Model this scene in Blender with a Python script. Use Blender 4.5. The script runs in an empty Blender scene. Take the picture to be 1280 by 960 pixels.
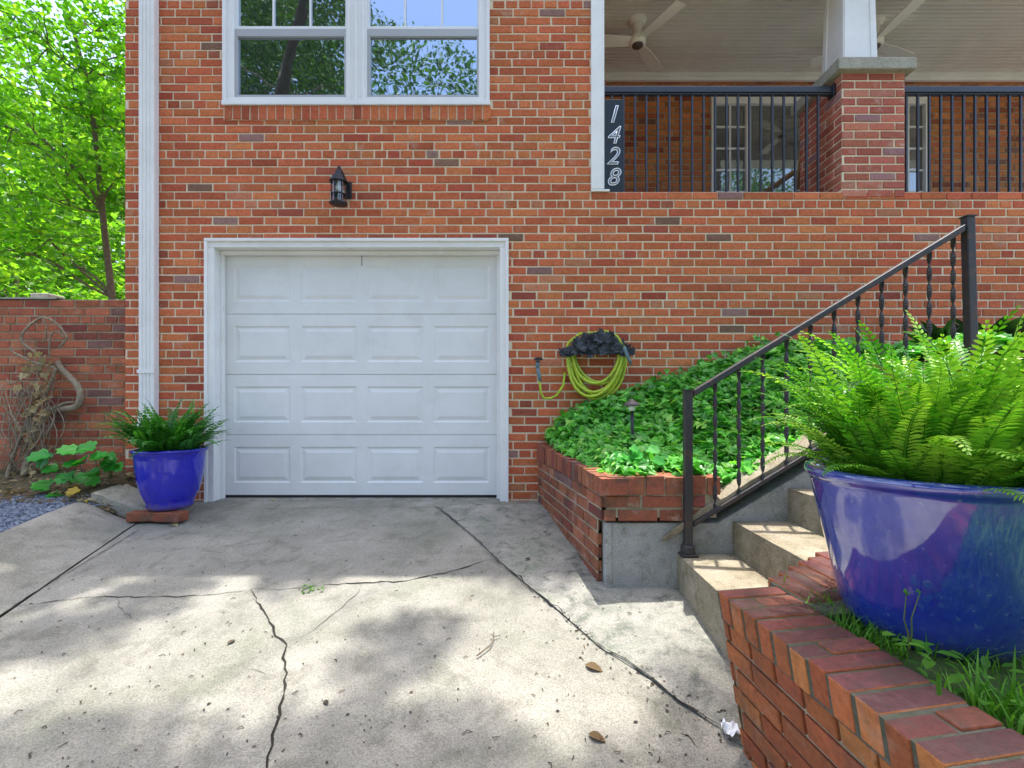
import bpy, math, random
from mathutils import Vector, Matrix, noise
R = math.radians
PI = math.pi
rng = random.Random(7)
scene = bpy.context.scene
COL = scene.collection
CAMZ = 0.83          # camera height above the garage threshold
F = 600.0            # focal length in pixels of the 1280 px photo


def P(px, py, Y):
    """point of the place that lies at depth Y behind photo pixel px, py"""
    return Vector(((px - 640) * Y / F, Y, CAMZ - (py - 500) * Y / F))


def gz(Y):
    return -0.43 + 0.105 * max(-9.0, min(Y, 4.15))


def ground_at(px, py):
    Y = 1.26 / ((py - 500) / F + 0.105)
    return Vector(((px - 640) * Y / F, Y, gz(Y)))


def sstep(a, b, x):
    t = max(0.0, min(1.0, (x - a) / (b - a)))
    return t * t * (3 - 2 * t)


# ------------------------------------------------------------------ mesh builder
class MB:
    def __init__(self):
        self.v = []; self.f = []; self.m = []; self.c = []; self.r = (0.5, 0.5, 0.5)

    def rnd(self, g=rng):
        self.r = (g.random(), g.random(), g.random())

    def vert(self, p):
        self.v.append((p[0], p[1], p[2])); self.c.append(self.r)
        return len(self.v) - 1

    def face(self, pts, mat=0):
        i = [self.vert(p) for p in pts]
        self.f.append(i); self.m.append(mat)

    def fidx(self, idx, mat=0):
        self.f.append(list(idx)); self.m.append(mat)

    def box(self, x0, x1, y0, y1, z0, z1, mat=0):
        b = [self.vert((x, y, z)) for z in (z0, z1) for y in (y0, y1) for x in (x0, x1)]
        for q in ((0, 2, 3, 1), (4, 5, 7, 6), (0, 1, 5, 4), (2, 6, 7, 3), (0, 4, 6, 2), (1, 3, 7, 5)):
            self.fidx([b[i] for i in q], mat)

    def frame_box(self, o, u, v, w, mat=0):
        """box from corner o along vectors u, v, w"""
        o, u, v, w = Vector(o), Vector(u), Vector(v), Vector(w)
        b = [self.vert(o + u * i + v * j + w * k) for k in (0, 1) for j in (0, 1) for i in (0, 1)]
        for q in ((0, 2, 3, 1), (4, 5, 7, 6), (0, 1, 5, 4), (2, 6, 7, 3), (0, 4, 6, 2), (1, 3, 7, 5)):
            self.fidx([b[i] for i in q], mat)

    def tube(self, pts, rad, n=8, mat=0, cap=True, squash=1.0):
        pts = [Vector(p) for p in pts]
        if not hasattr(rad, '__len__'):
            rad = [rad] * len(pts)
        t0 = (pts[1] - pts[0]).normalized()
        ref = Vector((0, 0, 1)) if abs(t0.z) < 0.9 else Vector((1, 0, 0))
        nx = t0.cross(ref).normalized()
        rings = []
        for i, p in enumerate(pts):
            a = pts[max(0, i - 1)]; b = pts[min(len(pts) - 1, i + 1)]
            t = (b - a)
            if t.length < 1e-9:
                t = t0
            t = t.normalized()
            nx = (nx - t * nx.dot(t))
            if nx.length < 1e-6:
                nx = t.cross(Vector((0.3, 0.9, 0.2)))
            nx.normalize()
            ny = t.cross(nx)
            rings.append([self.vert(p + (nx * math.cos(2 * PI * k / n) + ny * math.sin(2 * PI * k / n) * squash) * rad[i]) for k in range(n)])
        for i in range(len(rings) - 1):
            for k in range(n):
                self.fidx((rings[i][k], rings[i][(k + 1) % n], rings[i + 1][(k + 1) % n], rings[i + 1][k]), mat)
        if cap:
            self.fidx(rings[0][::-1], mat); self.fidx(rings[-1], mat)

    def lathe(self, prof, c, n=32, mat=0, wob=0.0):
        rings = []
        for r, z in prof:
            rings.append([self.vert((c[0] + r * (1 + wob * math.sin(2 * a + 1)) * math.cos(a), c[1] + r * math.sin(a), c[2] + z))
                          for a in [2 * PI * k / n for k in range(n)]])
        for i in range(len(rings) - 1):
            for k in range(n):
                self.fidx((rings[i][k], rings[i][(k + 1) % n], rings[i + 1][(k + 1) % n], rings[i + 1][k]), mat)
        if prof[0][0] > 1e-4:
            self.fidx(rings[0][::-1], mat)
        if prof[-1][0] > 1e-4:
            self.fidx(rings[-1], mat)

    def grid(self, us, vs, fn, mat=0):
        ids = [[self.vert(fn(u, v)) for u in us] for v in vs]
        for j in range(len(vs) - 1):
            for i in range(len(us) - 1):
                self.fidx((ids[j][i], ids[j][i + 1], ids[j + 1][i + 1], ids[j + 1][i]), mat)


def lin(a, b, n):
    return [a + (b - a) * i / (n - 1) for i in range(n)]


ROOT = {}


def root_loc(o):
    while o.parent is not None:
        o = o.parent
    return Vector(o.location)


def empty(name, loc, label, cat, group=None, kind=None):
    o = bpy.data.objects.new(name, None); COL.objects.link(o)
    o.location = loc; o.empty_display_size = 0.1
    tag(o, label, cat, group, kind)
    return o


def tag(o, label=None, cat=None, group=None, kind=None):
    if label: o['label'] = label
    if cat: o['category'] = cat
    if group: o['group'] = group
    if kind: o['kind'] = kind
    return o


def obj(name, mb, mats, parent=None, loc=(0, 0, 0), smooth=False, bevel=0.0, seg=2, local=False, autosm=None):
    """one mesh object; vertices are given in world space unless local"""
    base = root_loc(parent) if parent else Vector(loc)
    me = bpy.data.meshes.new(name)
    off = Vector((0, 0, 0)) if local else base
    me.from_pydata([(x - off.x, y - off.y, z - off.z) for x, y, z in mb.v], [], mb.f)
    if not isinstance(mats, (list, tuple)):
        mats = [mats]
    for m in mats:
        me.materials.append(m)
    me.polygons.foreach_set('material_index', mb.m)
    if smooth:
        me.polygons.foreach_set('use_smooth', [True] * len(mb.f))
    at = me.attributes.new('rnd', 'FLOAT_COLOR', 'POINT')
    flat = []
    for c in mb.c:
        flat += [c[0], c[1], c[2], 1.0]
    at.data.foreach_set('color', flat)
    me.update()
    o = bpy.data.objects.new(name, me); COL.objects.link(o)
    if parent:
        o.parent = parent
    else:
        o.location = base
    if bevel:
        b = o.modifiers.new('bevel', 'BEVEL'); b.width = bevel; b.segments = seg; b.limit_method = 'ANGLE'
        b.angle_limit = R(40)
    return o


def copy_tree(o, parent=None):
    c = o.copy(); COL.objects.link(c)
    if parent is not None: c.parent = parent
    for ch in list(o.children):
        copy_tree(ch, c)
    return c


# ------------------------------------------------------------------ materials
class NT:
    def __init__(self, name):
        self.mat = bpy.data.materials.new(name); self.mat.use_nodes = True
        self.t = self.mat.node_tree; self.t.nodes.clear()
        self.out = self.n('ShaderNodeOutputMaterial')

    def n(self, typ, **kw):
        nd = self.t.nodes.new(typ)
        for k, v in kw.items():
            setattr(nd, k, v)
        return nd

    def l(self, a, b):
        self.t.links.new(a, b)

    def val(self, sock, v):
        if hasattr(v, 'is_linked') or isinstance(v, bpy.types.NodeSocket):
            self.l(v, sock)
        else:
            sock.default_value = v

    def coords(self, which='Object'):
        return self.n('ShaderNodeTexCoord').outputs[which]

    def noise(self, scale, detail=4, rough=0.6, vec=None, dist=0.0):
        nd = self.n('ShaderNodeTexNoise')
        nd.inputs['Scale'].default_value = scale; nd.inputs['Detail'].default_value = detail
        nd.inputs['Roughness'].default_value = rough; nd.inputs['Distortion'].default_value = dist
        self.l(vec if vec is not None else self.coords(), nd.inputs['Vector'])
        return nd.outputs['Fac']

    def ramp(self, fac, stops, interp='LINEAR'):
        nd = self.n('ShaderNodeValToRGB'); cr = nd.color_ramp; cr.interpolation = interp
        while len(cr.elements) < len(stops):
            cr.elements.new(0.5)
        for e, (p, c) in zip(cr.elements, stops):
            e.position = p; e.color = (c[0], c[1], c[2], 1) if hasattr(c, '__len__') else (c, c, c, 1)
        self.l(fac, nd.inputs['Fac'])
        return nd.outputs['Color']

    def mix(self, fac, a, b, mode='MIX'):
        nd = self.n('ShaderNodeMix', data_type='RGBA', blend_type=mode)
        self.val(nd.inputs[0], fac)
        for s, v in ((nd.inputs[6], a), (nd.inputs[7], b)):
            if isinstance(v, tuple): v = (v[0], v[1], v[2], 1)
            self.val(s, v)
        return nd.outputs[2]

    def math(self, op, a, b=0.0, clamp=False):
        nd = self.n('ShaderNodeMath', operation=op, use_clamp=clamp)
        self.val(nd.inputs[0], a); self.val(nd.inputs[1], b)
        return nd.outputs[0]

    def rnd(self):
        at = self.n('ShaderNodeAttribute', attribute_name='rnd')
        sp = self.n('ShaderNodeSeparateColor'); self.l(at.outputs['Color'], sp.inputs[0])
        return sp.outputs

    def bump(self, h, strength=0.3, dist=0.01):
        nd = self.n('ShaderNodeBump'); nd.inputs['Strength'].default_value = strength
        nd.inputs['Distance'].default_value = dist
        self.l(h, nd.inputs['Height'])
        return nd.outputs['Normal']

    def bsdf(self, color, rough=0.6, metal=0.0, normal=None, spec=0.5, coat=0.0, coat_r=0.05):
        b = self.n('ShaderNodeBsdfPrincipled')
        if isinstance(color, tuple): color = (color[0], color[1], color[2], 1)
        self.val(b.inputs['Base Color'], color); self.val(b.inputs['Roughness'], rough)
        b.inputs['Metallic'].default_value = metal
        b.inputs['Specular IOR Level'].default_value = spec
        b.inputs['Coat Weight'].default_value = coat; b.inputs['Coat IOR'].default_value = 1.5 + .5 * coat; b.inputs['Coat Roughness'].default_value = coat_r
        if normal is not None: self.l(normal, b.inputs['Normal'])
        return b.outputs[0]

    def done(self, sh):
        self.l(sh, self.out.inputs['Surface'])
        return self.mat


def mat_brick(name, stops, rough=0.85, smear=0.25, smear_col=(.50, .36, .27), dirt=0.0):
    t = NT(name); r = t.rnd()
    base = t.ramp(r[0], stops, 'CONSTANT')
    hsv = t.n('ShaderNodeHueSaturation')
    t.l(base, hsv.inputs['Color'])
    t.l(t.math('ADD', t.math('MULTIPLY', r[1], 0.34), 0.85), hsv.inputs['Value'])
    t.l(t.math('ADD', t.math('MULTIPLY', r[2], 0.012), 0.496), hsv.inputs['Hue'])
    n1 = t.noise(55, 5, 0.7)
    c = t.mix(0.85, hsv.outputs[0], t.ramp(n1, [(0.25, .55), (0.5, 1.0), (0.75, 1.30)]), 'MULTIPLY')
    c = t.mix(t.math('MULTIPLY', t.ramp(t.noise(160, 3, .8), [(.62, 0.0), (.72, 1.0)]), .55), c, (.10, .04, .03))
    n2 = t.noise(9, 4, 0.65)
    sm = t.math('MULTIPLY', t.ramp(n2, [(0.56, 0.0), (0.72, 1.0)]), t.math('MULTIPLY', r[2], smear * 2))
    c = t.mix(sm, c, smear_col)
    if dirt:
        c = t.mix(t.math('MULTIPLY', t.ramp(t.noise(6.5, 6, 0.75), [(0.48, 0.0), (0.66, 1.0)]), dirt), c, (.075, .06, .048))
    nrm = t.bump(t.math('ADD', t.noise(140, 4, 0.75), t.math('MULTIPLY', t.noise(38, 5, .7), 1.2)), 0.6, 0.006)
    return t.done(t.bsdf(c, rough, normal=nrm, spec=0.25))


RED = [(0, (.51, .132, .056)), (.25, (.54, .147, .061)), (.50, (.48, .118, .053)), (.70, (.56, .168, .067)),
       (.86, (.39, .085, .044)), (.925, (.34, .088, .052)), (.95, (.50, .19, .10)), (.98, (.29, .16, .14)), (.992, (.22, .12, .08))]
DARKRED = [(0, (.50, .16, .055)), (.25, (.54, .18, .06)), (.5, (.45, .13, .05)), (.7, (.56, .20, .07)), (.85, (.30, .08, .04)), (.95, (.24, .11, .075))]
OLDRED = [(0, (.29, .092, .052)), (.25, (.34, .115, .062)), (.5, (.25, .076, .048)), (.7, (.37, .135, .072)), (.85, (.22, .062, .05)), (.95, (.20, .11, .10))]

M = {}
M['brick'] = mat_brick('brick_red', RED, smear=.30)
M['brick_pier'] = mat_brick('brick_pier', [(0, (.44, .13, .085)), (.3, (.48, .15, .10)), (.55, (.40, .11, .075)), (.75, (.50, .19, .13)), (.92, (.33, .17, .17))], smear=.6, smear_col=(.60, .46, .38))
M['brick_wall'] = mat_brick('brick_garden', [(0, (.39, .112, .058)), (.25, (.43, .135, .068)), (.5, (.34, .092, .052)), (.7, (.46, .155, .078)), (.88, (.28, .078, .055)), (.95, (.24, .12, .10))], smear=.35, dirt=.35)
M['brick_front'] = mat_brick('brick_front', [(0, (.42, .135, .050)), (.25, (.37, .112, .045)), (.5, (.46, .160, .058)), (.75, (.33, .095, .045))], smear=.35, dirt=.45)
M['brick_old'] = mat_brick('brick_weathered', OLDRED, smear=.45, dirt=.75)
M['brick_dark'] = mat_brick('brick_porch', DARKRED, smear=.12, dirt=.15)
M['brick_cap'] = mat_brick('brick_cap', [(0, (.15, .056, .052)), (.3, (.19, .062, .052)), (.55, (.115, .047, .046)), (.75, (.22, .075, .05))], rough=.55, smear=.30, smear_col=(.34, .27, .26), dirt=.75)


def mat_rough(name, c0, c1, scale=60, rough=.9, bump=.4, bd=.004, big=None):
    t = NT(name)
    c = t.ramp(t.noise(scale, 6, .7), [(0.3, c0), (0.7, c1)])
    if big:
        c = t.mix(t.ramp(t.noise(big[0], 5, .65), [(.42, 0.0), (.68, 1.0)]), c, big[1])
    return t.done(t.bsdf(c, rough, normal=t.bump(t.noise(scale * 2.5, 4, .7), bump, bd), spec=.2))


M['mortar'] = mat_rough('mortar_cream', (.74, .64, .45), (.88, .79, .60), 70, big=(3.0, (.68, .60, .46)))
M['mortar_old'] = mat_rough('mortar_grey', (.34, .29, .21), (.52, .44, .31), 60, big=(5.0, (.20, .19, .12)))
M['mortar_dark'] = mat_rough('mortar_mossy', (.07, .07, .055), (.16, .15, .12), 60, big=(7.0, (.06, .075, .04)))


def mat_concrete(name, a, b, stain, moss=None, speck=True, sc=1.0, ss=.62):
    t = NT(name)
    c = t.ramp(t.noise(2.1 * sc, 6, .68), [(.3, a), (.7, b)])
    c = t.mix(t.math('MULTIPLY', t.ramp(t.noise(5.5 * sc, 7, .72, dist=.4), [(.5, 0.0), (.66, 1.0)]), ss), c, stain)
    if moss:
        c = t.mix(t.math('MULTIPLY', t.ramp(t.noise(1.6 * sc, 6, .7, dist=.6), [(.5, 0.0), (.68, 1.0)]), .6), c, moss)
    c = t.mix(.75, c, t.ramp(t.noise(150, 3, .8), [(.30, .35), (.5, 1.0), (.70, 1.45)]), 'MULTIPLY')
    if speck:
        vo = t.n('ShaderNodeTexVoronoi'); vo.inputs['Scale'].default_value = 95
        t.l(t.coords(), vo.inputs['Vector'])
        c = t.mix(t.math('MULTIPLY', t.ramp(vo.outputs['Distance'], [(.10, 1.0), (.22, 0.0)]), .55), c, (.10, .095, .085))
    h = t.math('ADD', t.noise(190, 5, .75), t.math('MULTIPLY', t.noise(18, 5, .7), .7))
    return t.done(t.bsdf(c, .92, normal=t.bump(h, .55, .006), spec=.2))


M['concrete'] = mat_concrete('concrete_drive', (.215, .207, .170), (.35, .332, .28), (.138, .132, .104), (.168, .182, .125))
M['concrete_patch'] = mat_concrete('concrete_patch', (.20, .20, .17), (.37, .35, .30), (.085, .092, .08), (.15, .185, .125), sc=1.7, ss=.85)
M['concrete_step'] = mat_concrete('concrete_step', (.22, .185, .12), (.38, .335, .25), (.13, .10, .055), (.17, .155, .08), sc=2.2)
M['concrete_cheek'] = mat_concrete('concrete_cheek', (.29, .295, .285), (.43, .43, .40), (.17, .17, .145), (.22, .22, .145), speck=False, sc=2.5)
M['capstone'] = mat_concrete('capstone', (.34, .33, .27), (.46, .44, .36), (.22, .21, .16), (.26, .27, .19), speck=False, sc=3)


def mat_paint(name, col, rough=.45, var=.06, dirt=0.0, dirt_col=(.42, .42, .33), spec=.45, bump=.05):
    t = NT(name)
    c = t.mix(1.0, col, t.ramp(t.noise(3, 4, .6), [(.3, 1 - var), (.7, 1 + var * .4)]), 'MULTIPLY')
    if dirt:
        c = t.mix(t.math('MULTIPLY', t.ramp(t.noise(4.5, 6, .72, dist=.5), [(.48, 0.0), (.75, 1.0)]), dirt), c, dirt_col)
    return t.done(t.bsdf(c, rough, normal=t.bump(t.noise(35, 4, .6), bump, .004), spec=spec))


M['white'] = mat_paint('white_paint', (.84, .84, .82), dirt=.18)
M['trim'] = mat_paint('white_trim', (.85, .85, .83), dirt=.22, dirt_col=(.50, .48, .40))
M['door'] = mat_paint('door_paint', (.79, .80, .785), .4, .05, dirt=.30, dirt_col=(.58, .59, .52))
M['vinyl'] = mat_paint('white_vinyl', (.82, .83, .83), .35)
M['screen_frame'] = mat_paint('aluminium_frame', (.42, .44, .46), .4, spec=.6)
M['beadboard'] = mat_paint('beadboard', (.80, .765, .73), .5, .10, dirt=.25, dirt_col=(.62, .58, .53))
M['fan'] = mat_paint('fan_white', (.90, .88, .82), .4, .02)
M['black'] = mat_paint('black_metal', (.018, .018, .022), .38, .2, spec=.5)
M['railing'] = mat_paint('railing_enamel', (.020, .024, .036), .30, .2, spec=.6)
t = NT('iron_paint')
c = t.mix(t.math('MULTIPLY', t.ramp(t.noise(30, 6, .75), [(.52, 0.0), (.68, 1.0)]), .8), (.030, .030, .034), (.12, .055, .03))
M['iron'] = t.done(t.bsdf(c, .5, normal=t.bump(t.noise(90, 4, .7), .4, .002), spec=.5))
M['bronze'] = mat_paint('bronze', (.10, .075, .07), .45, spec=.6)
M['roof'] = mat_rough('shingle', (.07, .065, .06), (.13, .12, .11), 20)
M['porch_floor'] = mat_paint('porch_floor', (.48, .48, .46), .6)
M['rubber'] = mat_paint('rubber', (.02, .02, .02), .7)

# window glass: a sharp reflection over a dim room
t = NT('window_glass')
gl = t.n('ShaderNodeBsdfGlossy'); gl.inputs['Color'].default_value = (.70, .82, .96, 1); gl.inputs['Roughness'].default_value = .015
wv = t.noise(3.0, 2, .5)
t.l(t.bump(wv, .12, .01), gl.inputs['Normal'])
dk = t.bsdf((.012, .016, .018), .3)
mx = t.n('ShaderNodeMixShader'); mx.inputs[0].default_value = .62
t.l(dk, mx.inputs[1]); t.l(gl.outputs[0], mx.inputs[2])
M['glass'] = t.done(mx.outputs[0])
t = NT('porch_glass')
gl = t.n('ShaderNodeBsdfGlossy'); gl.inputs['Color'].default_value = (.9, .95, .95, 1); gl.inputs['Roughness'].default_value = .02
dk = t.bsdf((.016, .018, .016), .3)
mx = t.n('ShaderNodeMixShader'); mx.inputs[0].default_value = .30
t.l(dk, mx.inputs[1]); t.l(gl.outputs[0], mx.inputs[2])
M['porch_glass'] = t.done(mx.outputs[0])
t = NT('lantern_glass')
gl = t.n('ShaderNodeBsdfGlossy'); gl.inputs['Roughness'].default_value = .05
tr = t.n('ShaderNodeBsdfTransparent'); tr.inputs[0].default_value = (.85, .9, .88, 1)
mx = t.n('ShaderNodeMixShader'); mx.inputs[0].default_value = .22
t.l(tr.outputs[0], mx.inputs[1]); t.l(gl.outputs[0], mx.inputs[2])
M['lantern_glass'] = t.done(mx.outputs[0])
M['bulb'] = mat_paint('bulb', (.85, .85, .85), .3)

# cobalt glaze
def mat_glaze(name, col, col2, spk=.22):
    t = NT(name)
    c = t.ramp(t.noise(7, 5, .6), [(.3, col), (.75, col2)])
    sp = t.ramp(t.noise(70, 2, .5), [(.66, 0.0), (.71, 1.0)])
    c = t.mix(t.math('MULTIPLY', sp, spk), c, (.35, .38, .55))
    c = t.mix(t.math('MULTIPLY', t.ramp(t.noise(26, 6, .7), [(.5, 0.0), (.75, 1.0)]), .35), c, (col[0] * .5, col[1] * .5, col[2] * .55))
    sx_ = t.n('ShaderNodeSeparateXYZ'); t.l(t.coords(), sx_.inputs[0])
    low = t.math('ADD', sx_.outputs['Z'], t.math('MULTIPLY', t.noise(14, 5, .75), .16))
    c = t.mix(t.math('MULTIPLY', t.ramp(low, [(.09, 1.0), (.15, 0.0)]), .65), c, (.13, .10, .075))
    h = t.math('ADD', t.noise(4, 3, .5), t.math('MULTIPLY', t.noise(45, 3, .6), .12))
    return t.done(t.bsdf(c, .10, normal=t.bump(h, .10, .02), spec=.8, coat=1.0 if spk > .2 else .25, coat_r=.015))


M['glaze'] = mat_glaze('cobalt_glaze', (.010, .024, .31), (.028, .052, .44))
M['glaze_bright'] = mat_glaze('blue_glaze', (.003, .005, .42), (.006, .010, .58), .12)

M['soil'] = mat_rough('potting_soil', (.016, .012, .010), (.055, .040, .030), 40, bump=1.0, bd=.02)
M['earth'] = mat_rough('earth', (.07, .05, .032), (.15, .11, .07), 18, bump=.8, bd=.02, big=(3, (.09, .10, .045)))
M['lawn'] = mat_rough('lawn', (.05, .10, .02), (.11, .17, .05), 25, bump=.9, bd=.02, big=(1.2, (.09, .08, .045)))
t = NT('gravel')
vo = t.n('ShaderNodeTexVoronoi'); vo.inputs['Scale'].default_value = 45
t.l(t.coords(), vo.inputs['Vector'])
c = t.ramp(t.noise(60, 3, .7), [(.3, (.10, .12, .16)), (.7, (.30, .34, .42))])
M['gravel'] = t.done(t.bsdf(c, .85, normal=t.bump(vo.outputs['Distance'], .9, .02), spec=.3))


def mat_leaf(name, stops, trans=.45, rough=.45, tmul=(1.2, 1.35, .5), spec=.35):
    t = NT(name); r = t.rnd()
    c = t.ramp(r[0], stops)
    c = t.mix(1.0, c, t.ramp(r[1], [(0, .75), (1, 1.2)]), 'MULTIPLY')
    d = t.bsdf(c, rough, spec=spec)
    tr = t.n('ShaderNodeBsdfTranslucent')
    t.l(t.mix(1.0, c, (tmul[0], tmul[1], tmul[2]), 'MULTIPLY'), tr.inputs['Color'])
    mx = t.n('ShaderNodeMixShader'); mx.inputs[0].default_value = trans
    t.l(d, mx.inputs[1]); t.l(tr.outputs[0], mx.inputs[2])
    return t.done(mx.outputs[0])


M['leaf'] = mat_leaf('tree_leaf', [(0, (.06, .20, .02)), (.5, (.14, .36, .03)), (.88, (.21, .46, .045)), (1, (.34, .52, .07))], .62, tmul=(1.9, 1.9, .5))
M['leaf_far'] = mat_leaf('far_leaf', [(0, (.06, .17, .025)), (.6, (.12, .28, .04)), (1, (.22, .38, .06))], .6, tmul=(1.8, 1.9, .5))
M['leaf_street'] = mat_leaf('street_leaf', [(0, (.02, .07, .012)), (.6, (.05, .14, .02)), (1, (.12, .24, .03))], .3)
M['leaf_shade'] = mat_leaf('canopy_leaf', [(0, (.03, .08, .012)), (1, (.08, .16, .02))], .3)
M['fern'] = mat_leaf('fern_leaf', [(0, (.03, .14, .012)), (.4, (.12, .37, .025)), (1, (.38, .62, .08))], .36, .38, (1.3, 1.5, .4))
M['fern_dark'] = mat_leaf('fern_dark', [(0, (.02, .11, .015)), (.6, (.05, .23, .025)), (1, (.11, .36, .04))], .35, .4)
M['ivy'] = mat_leaf('ivy_leaf', [(0, (.045, .22, .03)), (.5, (.12, .47, .06)), (.85, (.19, .56, .08)), (1, (.36, .64, .11))], .38, .36, spec=.5)
M['darkleaf'] = mat_leaf('dark_leaf', [(0, (.012, .04, .012)), (1, (.035, .09, .022))], .2, .3, spec=.6)
M['poplar'] = mat_leaf('seedling_leaf', [(0, (.03, .28, .03)), (1, (.08, .44, .05))], .35, .4)
M['yellowleaf'] = mat_leaf('yellow_leaf', [(0, (.55, .38, .03)), (1, (.62, .46, .06))], .3, .5)
M['dryleaf'] = mat_leaf('dry_leaf', [(0, (.16, .10, .045)), (.5, (.33, .25, .12)), (1, (.42, .36, .20))], .2, .8)
M['debris'] = mat_leaf('debris', [(0, (.035, .03, .024)), (.8, (.10, .075, .045)), (1, (.20, .11, .05))], .05, .8)
M['grass'] = mat_leaf('grass', [(0, (.06, .20, .015)), (1, (.18, .42, .04))], .4, .45)
M['bark'] = mat_rough('bark', (.13, .105, .075), (.30, .25, .18), 30, bump=.9, bd=.02)
M['barkdark'] = mat_rough('bark_dark', (.045, .036, .026), (.12, .10, .075), 30, bump=.9, bd=.02)
M['barkpale'] = mat_rough('bark_pale', (.16, .13, .09), (.38, .32, .22), 40, bump=.7, bd=.005)
M['stem'] = mat_paint('stem', (.10, .14, .03), .6)
M['crack'] = mat_rough('crack_dirt', (.012, .012, .010), (.04, .036, .028), 60)
M['crackfine'] = mat_rough('crack_fine', (.07, .07, .06), (.13, .125, .11), 60)
t = NT('hose')
c = t.ramp(t.rnd()[0], [(0, (.36, .50, .02)), (1, (.50, .62, .05))])
c = t.mix(t.math('MULTIPLY', t.ramp(t.noise(16, 6, .75), [(.50, 0.0), (.68, 1.0)]), .7), c, (.10, .13, .02))
M['hose'] = t.done(t.bsdf(c, .45, spec=.5))
M['fitting'] = mat_paint('hose_fitting', (.12, .20, .22), .4)
M['cast'] = mat_paint('cast_iron', (.022, .03, .042), .5, .4, spec=.6)
M['sign'] = mat_paint('sign_black', (.010, .016, .015), .12, .3, spec=.4, bump=.5)
M['silver'] = NT('brushed_silver')
M['silver'] = M['silver'].done(M['silver'].bsdf((.82, .83, .84), .32, metal=.9))
M['digit_fill'] = mat_paint('digit_fill', (.16, .18, .18), .35)
t = NT('teak')
c = t.ramp(t.noise(14, 4, .6), [(.3, (.30, .19, .09)), (.7, (.46, .32, .17))])
M['teak'] = t.done(t.bsdf(c, .55))
M['paper'] = mat_paint('paper', (.80, .82, .85), .7)


# ------------------------------------------------------------------ bricks
BH, BL, JT = 0.0693, 0.2167, 0.0134


def one_brick(mb, O, U, N, u0, u1, z0, z1, g, proud=.007, ch=.003, jit=.0014, W=Vector((0, 0, 1)), deep=.02):
    """one brick face with eased edges, O + U*u + W*z + N*d"""
    mb.rnd(g)
    j = lambda: g.uniform(-jit, jit)
    c = [(u0 + j(), z0 + j()), (u1 + j(), z0 + j()), (u1 + j(), z1 + j()), (u0 + j(), z1 + j())]
    d = proud + g.uniform(-.0012, .0016)
    inn = [(c[0][0] + ch, c[0][1] + ch), (c[1][0] - ch, c[1][1] + ch), (c[2][0] - ch, c[2][1] - ch), (c[3][0] + ch, c[3][1] - ch)]
    pt = lambda a, h: O + U * a[0] + W * a[1] + N * h
    A = [mb.vert(pt(a, d)) for a in inn]
    B = [mb.vert(pt(a, d - ch)) for a in c]
    C = [mb.vert(pt(a, -deep)) for a in c]
    mb.fidx(A)
    for k in range(4):
        n = (k + 1) % 4
        mb.fidx((B[k], B[n], A[n], A[k])); mb.fidx((C[k], C[n], B[n], B[k]))


def brick_wall(mb, O, U, N, u0, u1, z0, z1, holes=(), seed=1, head=5, zbase=0.0, h=BH, L=BL, jt=JT, mort=True, lean=0.0, W=None, proud=.007, phase=0.0):
    g = random.Random(seed)
    O, U, N = Vector(O), Vector(U).normalized(), Vector(N).normalized()
    W = Vector((0, 0, 1)) if W is None else Vector(W)
    i0 = math.floor((z0 - zbase) / h + 1e-6)
    i = i0
    while zbase + i * h < z1 - .01:
        za = max(z0, zbase + i * h); zb = min(z1, zbase + (i + 1) * h)
        if zb - za < .02:
            i += 1; continue
        ll = L / 2 if (head is not None and i % 6 == head) else L
        off = (ll / 2 if i % 2 else 0) + phase + g.uniform(-.012, .012)
        zm = (za + zb) / 2
        spans = [(u0, u1)]
        for (a, b, c, d) in holes:
            if c < zm < d:
                ns = []
                for s, e in spans:
                    if a > s: ns.append((s, min(e, a)))
                    if b < e: ns.append((max(s, b), e))
                spans = [q for q in ns if q[1] - q[0] > .004]
        k = math.floor((u0 - off) / ll) - 1
        while k * ll + off < u1:
            a = k * ll + off + jt / 2 + g.uniform(-.002, .002); b = (k + 1) * ll + off - jt / 2 + g.uniform(-.002, .002)
            for s, e in spans:
                x0 = max(a, s + .001); x1 = min(b, e - .001)
                if x1 - x0 > .022:
                    one_brick(mb, O, U, N, x0, x1, za + jt / 2, zb - jt / 2, g, W=W, proud=proud)
            k += 1
        i += 1
    if mort:
        # mortar sheet with openings cut by a rectangle grid
        us = sorted(set([u0, u1] + [min(max(q, u0), u1) for hh in holes for q in hh[:2]]))
        zs = sorted(set([z0, z1] + [min(max(q, z0), z1) for hh in holes for q in hh[2:]]))
        mb.r = (.5, .5, .5)
        for a, b in zip(us, us[1:]):
            for c, d in zip(zs, zs[1:]):
                um, zm = (a + b) / 2, (c + d) / 2
                if any(hh[0] < um < hh[1] and hh[2] < zm < hh[3] for hh in holes):
                    continue
                mb.face([O + U * a + W * c, O + U * b + W * c, O + U * b + W * d, O + U * a + W * d], 1)


# ------------------------------------------------------------------ setting: ground
def ground_z(x, y):
    base = gz(y)
    left = sstep(-2.75, -3.25, x) * (0.12 + .06 * sstep(3.3, 4.0, y))
    z = base - .03 + left
    if y > 4.3:
        z = .16
    if x > 1.0:
        z -= .25
    far = math.hypot(x, y)
    if far > 14:
        z += -.3 * sstep(14, 40, far)
    return z


def axis(marks):
    out = []
    for a, b, n in marks:
        out += lin(a, b, n)[:-1]
    out.append(marks[-1][1])
    return out


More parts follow.
